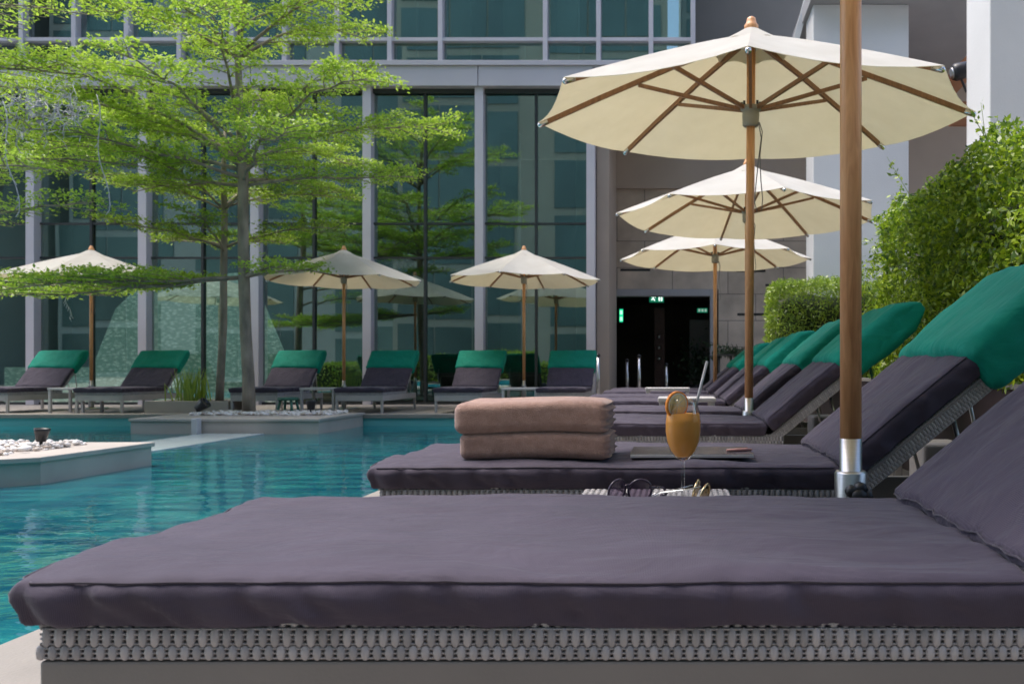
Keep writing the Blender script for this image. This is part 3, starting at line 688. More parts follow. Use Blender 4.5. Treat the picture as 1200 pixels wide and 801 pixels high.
tiers = [(2.45, 0.05, 2.6, .5, .03), (2.9, -.35, 2.6, .4, .03), (3.2, .3, 2.8, .5, .03), (3.5, 0, 2.5, .6, .03), (3.3, .7, 2.3, .4, .03), (3.0, -.8, 2.4, .4, .03), (4.3, .2, 2.4, .6, .03), (4.4, -.4, 2.2, .6, .03), (5.2, .1, 2.2, .4, .02), (4.0, 2.5, 2, .4, .02), (4.0, 4, 2, .4, .02)]
feather_tree(tr3, tp3, [.1, .09, .08, .07, .05, .02], tiers, 'leaf_light', .055, .5, padz=.05, seed=31)
# strings hanging from that tree
for k, (x0, y0_, x1, y1_) in enumerate(((2, 118, 20, 248), (112, 110, 126, 246), (150, 30, 136, 84), (80, 330, 80, 372))):
    r = thing('light_string', (0, 0, 0), ['long pale light string hanging beside the edge of the picture', 'pale light string hanging through the middle of the foliage', 'short pale light string hanging in front of the spandrel band', 'short pale string hanging under the umbrella by the glass'][k], 'light string')
    d_ = (9.6, 10.4, 10.6, 13.0)[k]; a = P(x0, y0_, d_); b = P(x1, y1_, d_); m = MB(); pts = []
    for i in range(15):
        t_ = i/14; pts.append(a.lerp(b, t_)+Vector((.03*math.sin(t_*9), .02*math.cos(t_*7), 0)))
    m.tube(pts, .006, 4)
    for i, q in enumerate(pts[1:]):
        m.tube([q, q+Vector((random.uniform(-.05, .05), 0, -.06))], .006, 4)
    m.build('cord', 'string', r)
r = thing('light_string', (0, 0, 0), 'pale tangled net of light strings wound through the foliage at the picture edge', 'light string')
m = MB(); random.seed(8)
for k in range(110):
    q = P(random.uniform(-5, 95), random.gauss(122, 14), random.uniform(9.6, 10.4)); pts = [q]
    for i in range(5): pts.append(pts[-1]+Vector((random.gauss(0, .06), random.gauss(0, .04), random.gauss(-.03, .05))))
    m.tube(pts, .005, 3, False)
m.build('cord', 'string', r)

# big bush, built in a brown planter along the heads of the loungers
def shell_points(n, boxf, seed, x0, x1, y0, y1, z0, z1, depth=.22, bias=1.0):
    """points in the outer layer of a noisy rounded block: its -x side, -y side and top"""
    pts = []; random.seed(seed)
    ax, ay, az_ = (y1-y0)*(z1-z0), (x1-x0)*(z1-z0), (x1-x0)*(y1-y0)
    tot = ax+ay+az_+ay
    for _ in range(n):
        r = random.random()*tot; dd = -abs(random.gauss(0, depth))
        if r < ax: p_ = Vector((x0-dd, random.uniform(y0, y1), random.uniform(z0, z1))); nrm = Vector((-1, 0, 0))
        elif r < ax+ay: p_ = Vector((random.uniform(x0, x1), y0-dd, random.uniform(z0, z1))); nrm = Vector((0, -1, 0))
        elif r < ax+2*ay: p_ = Vector((random.uniform(x0, x1), y1+dd, random.uniform(z0, z1))); nrm = Vector((0, 1, 0))
        else: p_ = Vector((random.uniform(x0, x1), random.uniform(y0, y1), z1+dd)); nrm = Vector((0, 0, 1))
        k = noise.fractal(p_*1.3+Vector((seed, 0, 0)), 1, 2, 4)*boxf
        k2 = noise.noise(p_*5)*.07*boxf/.25
        # round the edges
        c = Vector(((x0+x1)/2, (y0+y1)/2, (z0+z1)/2)); h = Vector(((x1-x0)/2, (y1-y0)/2, (z1-z0)/2))
        q = Vector(((p_.x-c.x)/h.x, (p_.y-c.y)/h.y, (p_.z-c.z)/h.z)); sup = (abs(q.x)**9+abs(q.y)**9+abs(q.z)**9)**(1/9)
        if sup > 1 and q.z > 0: q = q/sup; p_ = Vector((c.x+q.x*h.x, c.y+q.y*h.y, c.z+q.z*h.z))
        pts.append(p_+nrm*(k+k2))
    return pts
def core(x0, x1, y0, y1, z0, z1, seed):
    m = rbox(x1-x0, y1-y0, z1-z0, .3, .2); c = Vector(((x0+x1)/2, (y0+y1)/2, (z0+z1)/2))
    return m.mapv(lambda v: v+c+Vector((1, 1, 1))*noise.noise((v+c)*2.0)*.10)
bx0, bx1, by0, by1 = 1.73, 3.6, 3.25, 7.0
bush = thing('bush', (0, 0, 0), 'big leafy green bush with long loose shoots behind the loungers', 'bush')
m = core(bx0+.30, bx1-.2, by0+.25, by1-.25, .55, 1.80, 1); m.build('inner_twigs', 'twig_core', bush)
pts = shell_points(78000, .24, 4, bx0, bx1, by0, by1, .60, 1.98, .14)
sh = []; shm = MB(); random.seed(9)
for k in range(150):
    x = random.uniform(bx0+.05, bx1-.3); y = random.uniform(by0, by1-.1); L = random.uniform(.12, .42) if k % 4 else random.uniform(.35, .6)
    a = Vector((x, y, 1.78)); d = Vector((random.gauss(-.08, .3), random.gauss(0, .3), 1)).normalized(); b = a+d*L
    shm.tube([a, a.lerp(b, .5)+Vector((random.gauss(0, .015), 0, 0)), b], [.004, .003, .0015], 3, False)
    for i in range(int(L*95)):
        t_ = random.random(); q = a.lerp(b, t_); s_r = .045*(1.15-t_); sh.append(tuple(q+Vector((random.gauss(0, s_r), random.gauss(0, s_r), random.gauss(0, .01)))))
# side sprays
for k in range(260):
    y = random.uniform(by0, by1); z = random.uniform(.9, 1.9); a = Vector((bx0+.1, y, z)) if k % 3 else Vector((random.uniform(bx0, bx1), by0+.1, z))
    d = Vector((-1, random.gauss(0, .5), random.gauss(-.1, .4))).normalized() if k % 3 else Vector((random.gauss(0, .5), -1, random.gauss(-.1, .4))).normalized()
    L = random.uniform(.15, .42)
    for i in range(int(L*120)):
        t_ = random.random(); q = a+d*L*t_+Vector((0, 0, -.12*t_*t_)); sh.append(tuple(q+Vector((random.gauss(0, .025), random.gauss(0, .025), random.gauss(0, .015)))))
leaves('foliage', [tuple(p_) for p_ in pts]+sh, 'leaf_bush', .043, bush, flat=.7, aspect=.48, drop=.25)
tag(shm.build('shoots', 'leaf_mid', bush), kind='stuff')
hd = thing('hedge', (0, 0, 0), 'trimmed pale green bushy hedge block beside the entrance', 'hedge')
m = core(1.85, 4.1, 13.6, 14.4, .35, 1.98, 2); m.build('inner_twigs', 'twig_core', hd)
pts = shell_points(26000, .16, 12, 1.62, 4.3, 13.4, 14.5, .4, 2.18, .10)
leaves('foliage', [tuple(p_) for p_ in pts], 'leaf_hedge', .075, hd, flat=.8, aspect=.28)
# planter walls
r = thing('planter_wall', (0, 0, 0), 'long dark brown planter running behind the heads of the loungers', 'planter')
m = MB(); m.box(1.62, 1.74, 1.0, 14.6, 0, .60); m.box(1.742, 3.8, 1.0, 1.12, 0, .60); m.box(3.802, 3.92, 1.0, 14.6, 0, .60); m.build('wall', 'brown_planter', r, bevel=.008)
m = MB(); quad(m, 1.742, 3.8, 1.12, 14.6, .55); m.build('soil', 'soil', r)
m = MB(); m.box(1.60, 1.76, .98, 14.62, .602, .625); m.build('cap', 'rail', r)
r = thing('bamboo', (0, 0, 0), 'cluster of bare pale bamboo stems in the brown planter', 'plant'); m = MB(); random.seed(4); bl = []
for k in range(9):
    x = random.uniform(1.95, 2.7); y = random.uniform(2.2, 3.1); pts_ = [(x, y, .55), (x+random.gauss(0, .02), y, .9), (x+random.gauss(0, .05), y, 1.3)]
    m.tube(pts_, [.012, .011, .008], 6)
    for _ in range(60): bl.append((pts_[2][0]+random.gauss(0, .14), y+random.gauss(0, .14), 1.35+random.gauss(0, .15)))
m.build('stem', pmat('bamboo_stem', (.35, .28, .15), .6, .2, 5), r); leaves('foliage', bl, 'leaf_bush', .06, r, .8, .4)

hd = thing('hedge', (0, 0, 0), 'long clipped hedge across the pool, mirrored in the lower glass', 'hedge')
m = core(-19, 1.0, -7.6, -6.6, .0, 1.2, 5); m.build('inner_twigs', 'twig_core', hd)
pts = shell_points(16000, .12, 15, -19, 1.0, -7.6, -6.5, .0, 1.35, .10)
leaves('foliage', [(p_.x, -14.1-p_.y, p_.z) for p_ in pts], 'leaf_hedge', .16, hd, flat=.8, aspect=.4)
# potted palm by the entrance wall
r = thing('potted_palm', P(856, 455, 17.6), 'small dark palm in a pot against the stone wall', 'potted palm'); r.location.z = 0
m = MB(); m.lathe([(0, 0), (.2, 0), (.27, .45), (.24, .45), (.22, .40), (0, .40)], (0, 0, 0), 18); m.build('pot', 'black', r)
m = MB(); m.tube([(0, 0, .4), (.02, 0, .8), (0, 0, 1.05)], .03, 6); m.build('stem', 'bark', r); fr_ = []
for k in range(16):
    a = 2*PI*k/16+random.random()*.3; pitch = random.uniform(.2, 1.1)
    for i in range(46):
        t_ = i/46; rr_ = .62*t_; z = 1.05+math.sin(pitch)*rr_*1.0-.5*t_*t_*.6
        s_ = random.choice((-1, 1))*.06*random.random(); fr_.append((math.cos(a)*rr_-math.sin(a)*s_, math.sin(a)*rr_+math.cos(a)*s_, z))
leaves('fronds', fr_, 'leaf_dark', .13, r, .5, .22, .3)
r = thing('house_plant', (rx(818), RY+1.2, 0), 'dark leafy plant standing just inside the doorway', 'plant')
m = MB(); m.lathe([(0, 0), (.16, 0), (.2, .35), (0, .33)], (0, 0, 0), 14); m.build('pot', 'black', r)
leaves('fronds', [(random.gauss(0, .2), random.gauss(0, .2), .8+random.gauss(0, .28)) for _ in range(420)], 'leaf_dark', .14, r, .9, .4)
# low box with the ornamental grass behind the pebbles
r = thing('low_planter', (0, 0, 0), 'low pale stone planter box between two far loungers', 'planter box')
x0, x1 = PX(170, 13), PX(268, 13); m = MB()
m.box(x0, x1, 12.98, 13.08, 0, .2); m.box(x0, x1, 13.62, 13.72, 0, .2); m.box(x0, x0+.1, 13.082, 13.618, 0, .2); m.box(x1-.1, x1, 13.082, 13.618, 0, .2); m.build('wall', 'stone', r, bevel=.005)
m = MB(); quad(m, x0+.1, x1-.1, 13.08, 13.62, .16); m.build('soil', 'soil', r)
r = thing('ornamental_grass', P(226, 470, 13.3), 'tuft of upright yellow-green blades in the low planter box', 'grass plant'); r.location.z = .16
m = MB(); random.seed(2)
for k in range(70):
    a = random.uniform(0, 2*PI); h_ = random.uniform(.3, .62); b0 = Vector((random.gauss(0, .12), random.gauss(0, .08), 0)); o_ = Vector((math.cos(a), math.sin(a)*.6, 0))*random.uniform(.03, .2)
    p1 = b0+o_*.4+Vector((0, 0, h_*.6)); p2 = b0+o_+Vector((0, 0, h_)); s_ = Vector((.012, 0, 0))
    m.add([b0-s_, b0+s_, p1+s_*.8, p1-s_*.8, p2], [(0, 1, 2, 3), (3, 2, 4)])
m.build('blades', 'leaf_hedge', r)

# ================================================================ LOUNGERS
W2 = .36; SX = .69; ANG = math.radians(39.5); PV = Vector((SX, 0, .345))
def backmap(v):   # (u along back, y, z thickness above .345) -> lounger space
    return Vector((PV.x+v.x*math.cos(ANG)-(v.z-.345)*math.sin(ANG), v.y, PV.z+v.x*math.sin(ANG)+(v.z-.345)*math.cos(ANG)))
def crease(v, L):
    """soft dents and stress creases: stronger near the borders"""
    ex = min(1, max(0, (abs(v.x)-(L/2-.22))/.22)); ey = min(1, max(0, (abs(v.y)-(W2-.14))/.14))
    e_ = max(ex, ey)
    a = fr((v.x*3.0, v.y*6+v.x*2, v.z*5), 1.0, 3)*.008
    b_ = noise.noise(Vector((v.x*16+v.y*5, v.y*9-v.x*4, v.z*8)))*.005*e_
    # long shallow diagonal pulls over the top
    c_ = noise.ridged_multi_fractal(Vector((v.x*1.7+v.y*1.6, v.y*6.2-v.x*1.0, 0)), 1.0, 2.1, 3, 1.0, 2.0)*.006
    return (a+b_+c_)*(1-.8*min(1, max(0, (abs(v.y)-(W2-.05))/.045)))
def mattress(L, T, step, seed, puff=.010):
    m = rbox(L, 2*W2, T, .016, step)
    def f(v):
        o_ = Vector((0, 0, seed*3.7)); n_ = crease(v+o_*0+Vector((seed*2.1, 0, 0)) if False else v, L)
        w_ = v.copy(); qx = v.x/(L/2); qy = v.y/W2
        if v.z > 0: w_.z += puff*(1-qx**4)*(1-qy**4)+n_*(v.z/(T/2))
        # the sides bulge and show vertical puckers
        side = noise.noise(Vector((v.x*26+seed, v.y*26, v.z*10+v.x*12)))*.0085+noise.noise(Vector((v.x*9, v.y*9+seed, v.z*9)))*.009
        if abs(qy) > .9: w_.y += math.copysign(1, v.y)*side*(1-max(0, v.z/(T/2))**3)*(abs(qy)-.9)/.1
        if abs(qx) > .96: w_.x += math.copysign(1, v.x)*side
        zt = .5-v.z/T
        tuck = (.020+.010*noise.noise(Vector((v.x*5+seed, v.y*5, 4)))+.012*1.6*noise.noise(Vector((v.x*17+v.z*25, v.y*17, seed)))+.010*noise.noise(Vector((v.x*38+v.z*40, v.y*38, seed+2))))*max(0, (zt-.28)/.72)**1.2
        tuck = min(.017, tuck); pl = .009*noise.noise(Vector((v.x*30+v.z*30, v.y*30, seed+5)))*math.sin(PI*min(1, max(0, zt)))
        lip = .007*max(0, 1-zt/.28)
        if abs(qy) > .9: w_.y -= math.copysign(1, v.y)*(tuck+lip+pl)*(abs(qy)-.9)/.1
        if abs(qx) > .96: w_.x -= math.copysign(1, v.x)*(tuck+lip)*(abs(qx)-.96)/.04
        if v.z < 0: w_.z += .004*noise.noise(Vector((v.x*7, v.y*7, 3)))
        return w_
    m.mapv(f); m.fn = f; return m
def piping(fn, T, dz, L, r_=.0018, y_in=.0035, x_in=.0035, n=60):
    pts = []; a = L/2-x_in; b = W2-y_in; c = .03
    def seg(p0, p1, k): return [(p0[0]+(p1[0]-p0[0])*i/k, p0[1]+(p1[1]-p0[1])*i/k) for i in range(k)]
    loop = seg((-a+c, -b), (a-c, -b), 50)+seg((a-c, -b), (a, -b+c), 3)+seg((a, -b+c), (a, b-c), 24)+seg((a, b-c), (a-c, b), 3)+seg((a-c, b), (-a+c, b), 50)+seg((-a+c, b), (-a, b-c), 3)+seg((-a, b-c), (-a, -b+c), 24)+seg((-a, -b+c), (-a+c, -b), 3)
    loop.append(loop[0])
    for x, y in loop:
        q = fn(Vector((x, y, T/2-.0055))); k = .0012
        nx_ = (math.copysign(1, x) if abs(x) > a-.01 else 0); ny_ = (math.copysign(1, y) if abs(y) > b-.01 else 0)
        pts.append(q+Vector((nx_*k, ny_*k, k+dz)))
    return MB().tube(pts, r_, 5, False)
SM_T = .065
def bead_band(m, x0, x1, face, z0, z1, along='x', pitch=.0165, ry=.0046):
    """rows of upright oval resin stitches on a vertical face"""
    n = max(1, int(round((x1-x0)/pitch))); H = z1-z0
    rows = [(.17, .38, 0), (.56, .50, .5), (.88, .28, 0)]
    for q_, zf in enumerate((.04, .16, .28, .40, .52, .64, .77, .90)):
        z = z0+H*zf; pts_ = [(x0+i*pitch/2, face[0]+face[1]*(.0004+.0007*(1 if (i+q_) % 2 else -1)-(.002 if zf > .85 else 0)), z) for i in range(2*n)]
        if along != 'x': pts_ = [(b_, a, c) for a, b_, c in pts_]
        m.tube(pts_, .0019, 4, False)
    for (cz, hh, sh_) in rows:
        for k in range(n+1):
            xx = x0+(k+sh_)*pitch
            if xx > x1: continue
            c = z0+H*(cz if cz < 1 else .97); rz_ = H*hh*.5; rx_ = pitch*.44
            inset = 0 if cz < .8 else .0055
            vs_ = []; fs = []; 
            for i in range(5):
                th = -PI/2+PI*(i/4)
                for j in range(6):
                    ph = 2*PI*j/6; cs = max(.10, math.cos(th))**.5
                    a = math.cos(ph)*rx_*cs; b_ = math.sin(ph)*ry*cs
                    dz_ = math.sin(th)*rz_
                    q = (xx+a, face[0]+face[1]*(b_*1.2-inset), c+dz_) if along == 'x' else (face[0]+face[1]*(b_*1.2-inset), xx+a, c+dz_)
                    vs_.append(q)
            for i in range(4):
                for j in range(6): fs.append((i*6+j, i*6+(j+1) % 6, (i+1)*6+(j+1) % 6, (i+1)*6+j))
            m.add(vs_, fs, True)
def make_lounger():
    root = thing('sun_lounger', (0, 0, 0), 'x', 'sun lounger')
    # fixed frame
    m = MB(); y_ = W2-.02
    m.box(-.682, 1.42, -y_, -y_+.035, .20, .292); m.box(-.682, 1.42, y_-.035, y_, .20, .292)
    m.box(-.682, -.647, -y_+.036, y_-.036, .20, .292); m.box(1.385, 1.42, -y_+.036, y_-.036, .20, .292); m.box(.60, .64, -y_+.036, y_-.036, .22, .28)
    m.build('frame_rail', 'rail', root, bevel=.004)
    for x in (-.657, 1.395):
        for s in (-1, 1):
            q = MB(); q.box(x-.02, x+.02, s*(y_-.018)-.017, s*(y_-.018)+.017, 0, .199); q.build('leg', 'rail', root, bevel=.003)
    m = MB(); m.box(-.682, .78, -y_+.006, y_-.006, .297, .338); m.build('woven_deck', 'wicker_gap', root, bevel=.006)
    wv = MB(); bead_band(wv, -.682, .775, (-y_+.003, -1), .294, .348); wv.build('woven_edge', 'wicker', root)
    wv = MB(); bead_band(wv, -.682, .775, (y_-.003, 1), .294, .348); wv.build('woven_edge', 'wicker', root)
    wv = MB(); bead_band(wv, -y_+.01, y_-.01, (-.682, -1), .294, .348, 'y'); wv.build('woven_edge', 'wicker', root)
    # back frame: the woven bars climb with the back
    m = MB(); 
    m.box(.0, 1.0, -y_+.004, -y_+.055, .283, .335); m.box(.0, 1.0, y_-.055, y_-.004, .283, .335); m.box(.95, 1.0, -y_+.056, y_-.056, .283, .335); m.box(.03, .94, -y_+.056, y_-.056, .315, .328)
    m.mapv(backmap); m.build('back_frame', 'wicker_gap', root, bevel=.004)
    for q in (-1, 1):
        wv = MB(); bead_band(wv, .0, .98, (q*(y_-.004), q), .285, .336, pitch=.0118, ry=.0024); wv.mapv(backmap); wv.build('back_woven_edge', 'wicker', root)
    for u, xb in ((.40, 1.12), (.68, 1.36)):
        m = MB()
        for s in (-1, 1):
            a = backmap(Vector((u, s*.27, .285))); m.tube([a, (xb, s*.27, .25)], .008, 6)
        a = backmap(Vector((u, -.27, .285))); b = backmap(Vector((u, .27, .285))); m.tube([a, b], .008, 6)
        m.build('prop', 'steel', root)
    # cushions
    mt = mattress(2*SX+.03, SM_T+.004, .0095, 1); fn1 = mt.fn; mt.mapv(lambda v: v+Vector((-.013, 0, .340+SM_T/2)))
    o = mt.build('seat_cushion', 'cushion', root)
    piping(fn1, SM_T+.004, .340+SM_T/2, 2*SX+.03).mapv(lambda v: v+Vector((-.013, 0, 0))).build('piping', 'cushion_piping', o)
    L = .94; mb = mattress(L, SM_T+.012, .014, 2, .004); fn2 = mb.fn
    mb.mapv(lambda v: backmap(v+Vector((L/2+.030, 0, .345+SM_T/2))))
    o = mb.build('back_cushion', 'cushion', root)
    pp = piping(fn2, SM_T+.012, .345+SM_T/2, L); pp.mapv(lambda v: backmap(v+Vector((L/2+.030, 0, 0)))); pp.build('piping', 'cushion_piping', o)
    # green towelling sleeve over the head end
    Lc = .54; T = .178; cv = rbox(Lc, 2*W2+.035, T, .045, .014)
    def cf(v):
        n1 = fr((v.x*4, v.y*7, v.z*6), 1.0, 4)*.012; n2 = noise.noise(Vector((v.x*14, v.y*5+v.x*3, v.z*22)))*.007
        w_ = v.copy(); t_ = (v.x+Lc/2)/Lc      # 0 at the opening, 1 at the head end
        if v.z > 0: w_.z = w_.z*(.90+.10*max(0, min(1, t_/.35))**.7)+.012*(1-(v.y/W2)**4 if abs(v.y) < W2 else 0)+n1*.8
        else: w_.z += n1*.6-.02*max(0, noise.noise(Vector((v.x*3, v.y*3, 9)))+.4)*(t_)
        if abs(v.y) > W2-.03: w_.y += math.copysign(n2+n1*.6, v.y)
        # the sleeve runs past the cushion and folds to a soft point
        if t_ > .84: w_.z *= 1-.66*(t_-.84)/.16; w_.z += .014*math.sin((v.y+.3)*7)*(t_-.84)/.16; w_.x += .03*abs(v.y/W2)**2*(t_-.84)/.16
        if t_ < .04: w_.z *= 1.0+.05*(1-t_/.04); w_.y *= 1+.008*(1-t_/.04)
        # hanging lower hem on the near side
        return w_
    cv.mapv(cf); cv.mapv(lambda v: backmap(v+Vector((.60+Lc/2-.080, 0, .358))))
    cv.build('head_cover', 'cover', root)
    return root
lg = make_lounger()
near = [(2.38, 'grey sun lounger with the folded towels on its foot and a green headrest cover'),
        (4.34, 'grey sun lounger directly behind the one with the towels, green cover ending in a point'),
        (5.62, 'grey sun lounger just behind the second umbrella pole'),
        (7.50, 'grey lounger fifth from the camera in the right row, white table before it'),
        (8.80, 'grey sun lounger sixth from the camera in the right row'),
        (10.75, 'grey sun lounger seventh from the camera in the right row, behind the farther white table'),
        (12.05, 'grey sun lounger farthest from the camera in the right row')]
lg.location = (-.185, 1.09+W2, 0)
lg['label'] = 'grey sun lounger filling the foreground, its woven edge nearest the camera'; lg['group'] = 'sun loungers in the right row'
for y, lab in near:
    c = copy_tree(lg); c.location = (-.185+random.uniform(-.02, .02), y+W2, 0); c['label'] = lab
pale = None
far = [(-18, 'far lounger at the picture edge, cut by the frame'), (116, 'far lounger just right of the leftmost far umbrella, beside the low planter box'), (298, 'far lounger directly behind the feathery tree trunk'),
       (421, 'far lounger just right of the middle far umbrella pole'), (537, 'far lounger between the two far umbrellas on the deck'), (657, 'far lounger beside the entrance with a white table next to it')]
for px, lab in far:
    c = copy_tree(lg); c.rotation_euler = (0, 0, PI/2); c.scale = (.80, 1.12, 1)
    c.location = (PX(px, 13.0), 13.0+.67*.80, 0); c['label'] = lab; c['group'] = 'sun loungers along the glass front'
    for ch in kids(c):
        if ch.name.startswith(('frame_rail', 'leg')):
            ch.material_slots[0].link = 'OBJECT'; ch.material_slots[0].material = M['pale_rail']

# ================================================================ UMBRELLAS
def make_umbrella():
    root = thing('umbrella', (0, 0, 0), 'x', 'umbrella')
    R = 1.38; ZR = 2.30; ZT = 2.81; n = 8; rot0 = math.radians(90-6)
    def cz(t_): return ZT-(ZT-ZR)*(t_**1.12)
    dirs = [Vector((math.cos(rot0+2*PI*k/n), math.sin(rot0+2*PI*k/n), 0)) for k in range(n)]
    m = MB(); m.tube([(0, 0, .50), (0, 0, 2.76)], .0275, 20); m.build('pole', 'wood', root)
    m = MB(); m.tube([(0, 0, .04), (0, 0, .515)], .0285, 20); m.build('pole_sleeve', 'steel', root)
    m = MB(); m.lathe([(.030, .0), (.042, .0), (.042, .425), (.038, .431), (.0295, .431)], (0, 0, 0), 24); m.build('base_socket', 'steel', root)
    m = MB(); m.lathe([(0, .001), (.26, .001), (.26, .02), (.25, .03), (.043, .035)], (0, 0, 0), 32); m.build('base_plate', 'steel', root)
    m = MB()
    for k in range(5):
        a = 2*PI*k/5; m.lathe([(0, -.014), (.012, -.014), (.014, 0), (.012, .014), (0, .014)], (math.cos(a)*.016, math.sin(a)*.016, 0), 8)
    m.lathe([(0, -.014), (.016, -.014), (.016, .016), (0, .016)], (0, 0, 0), 10); m.tube([(0, 0, -.05), (0, 0, 0)], .006, 6)
    m.mapv(lambda v: Matrix.Rotation(-math.radians(22), 3, 'Z') @ (Matrix.Rotation(PI/2, 3, 'X') @ v*1.25+Vector((.004, -.064, .375)))); m.build('knob', 'black', root)
    # canopy: eight gores that sag a little between the ribs
    m = MB(); nr = 10; ns = 6; vs_ = []; idx = {}
    for k in range(n):
        for j in range(ns):
            for i in range(nr+1):
                t_ = .045+(1-.045)*i/nr; s = j/ns; d = dirs[k].lerp(dirs[(k+1) % n], s)
                sag = .055*4*s*(1-s)*(t_**1.5)*(1-.35*t_)
                rr = R*t_*(1-.012*4*s*(1-s)*t_)
                idx[(k, j, i)] = len(vs_); vs_.append(Vector((d.x*rr, d.y*rr, cz(t_)-sag)))
    fs = []
    for k in range(n):
        for j in range(ns):
            k2, j2 = (k, j+1) if j+1 < ns else ((k+1) % n, 0)
            for i in range(nr): fs.append((idx[(k, j, i)], idx[(k, j, i+1)], idx[(k2, j2, i+1)], idx[(k2, j2, i)]))
    m.add(vs_, fs, False); cn = m.build('canopy', 'canvas', root, solid=.003)
    # vent cap with flared points
    m = MB(); vs_ = []; ring_ = 5
    for i in range(ring_):
        t_ = i/(ring_-1)
        for k in range(n*2):
            a = rot0+PI*k/n; rr = .04+.25*t_*(1.0 if k % 2 == 0 else .86); vs_.append((math.cos(a)*rr, math.sin(a)*rr, ZT+.033-.150*t_+.012*t_*t_+(.022*t_*t_ if k % 2 else -.004*t_)))
    fs = [(i*16+k, (i+1)*16+k, (i+1)*16+(k+1) % 16, i*16+(k+1) % 16) for i in range(ring_-1) for k in range(16)]
    m.add(vs_, fs, False); m.build('vent_cap', 'canvas', root, solid=.003)
    m = MB(); m.lathe([(0, -.03), (.045, -.03), (.045, .0), (.034, .012), (.030, .03), (.026, .045), (.012, .054), (0, .056)], (0, 0, ZT+.055), 18); m.build('finial', 'wood', root)
    m = MB(); m.lathe([(.028, -.05), (.07, -.05), (.07, 0), (.028, 0)], (0, 0, ZT-.03), 16); m.build('top_hub', 'steel', root)
    m = MB(); zr = 2.34
    m.lathe([(.029, -.10), (.045, -.10), (.052, -.09), (.054, -.02), (.05, -.01), (.05, .0), (.066, .002), (.066, .028), (.05, .03), (.029, .03)], (0, 0, zr), 20)
    m.build('runner', pmat('putty_plastic', (.36, .33, .27), .5, .05, 5) if 'putty' not in M else M['putty'], root)
    m = MB()
    for k in range(n): d = dirs[k]; c = d*.058+Vector((0, 0, zr+.035)); m.bar(c-Vector((0, 0, .025)), c+Vector((0, 0, .018)), .016, .014)
    m.lathe([(.046, .012), (.062, .012), (.062, .028), (.046, .028)], (0, 0, zr), 16); m.build('runner_joint', 'black', root)
    for k in range(n):
        d = dirs[k]; m = MB()
        pts = [d*(R*t_)+Vector((0, 0, cz(t_)-.022)) for t_ in (.05, .35, .7, .985)]
        for a, b in zip(pts[:-1], pts[1:]): m.bar(a, b, .020, .030)
        rb = m.build('rib', 'rib_wood', root)
        a = pts[-1]; q = MB(); dd = (pts[-1]-pts[-2]).normalized(); q.tube([a-dd*.05, a+dd*.015, a+dd*.024], [.0165, .0165, .008], 8); q.build('rib_tip', 'chrome', rb)
        q = MB(); q.bar(d*.062+Vector((0, 0, zr+.012)), d*(R*.52)+Vector((0, 0, cz(.52)-.045)), .018, .024); q.build('strut', 'rib_wood', root)
    # pull cord looping down from the runner
    m = MB(); pts = [(.045, -.04, 2.26), (.062, -.05, 2.16), (.045, -.05, 2.02), (.03, -.05, 1.86), (.022, -.05, 1.76), (.04, -.05, 1.70), (.068, -.05, 1.71), (.074, -.05, 1.78), (.062, -.05, 1.9), (.055, -.05, 2.05), (.07, -.045, 2.2), (.05, -.04, 2.26)]
    m.tube(pts, .0035, 5, False); m.build('cord', 'rail', root)
    return root
M['putty'] = pmat('putty_plastic', (.36, .33, .27), .5, .05, 5)
um = make_umbrella()
um.location = (PX(997, 2.10), 2.10, 0); um.rotation_euler = (0, 0, math.radians(22)); um['label'] = 'near umbrella of which only the varnished wooden pole and steel base show'; um['group'] = 'umbrellas in the right row'
for (px, y, rz_, lab) in ((877, 5.3, 0, 'largest open cream umbrella, behind the near wooden pole'), (876, 8.5, .25, 'middle cream umbrella of the right row, partly hidden by the largest one'), (838, 11.7, .05, 'farthest cream umbrella of the right row, in front of the entrance')):
    c = copy_tree(um); c.location = (PX(px, y), y, 0); c.rotation_euler = (math.radians(4.0) if y < 6 else 0, 0, rz_); c['label'] = lab
for (px, rz_, lab) in ((107, .3, 'leftmost far umbrella beneath the low feathery branch'), (403, .12, 'far cream umbrella in the middle of the glass front'), (614, .0, 'far cream umbrella nearest the entrance')):
    c = copy_tree(um); c.location = (PX(px, 14.5), 14.5, 0); c.rotation_euler = (0, 0, rz_); c['label'] = lab; c['group'] = 'umbrellas along the glass front'

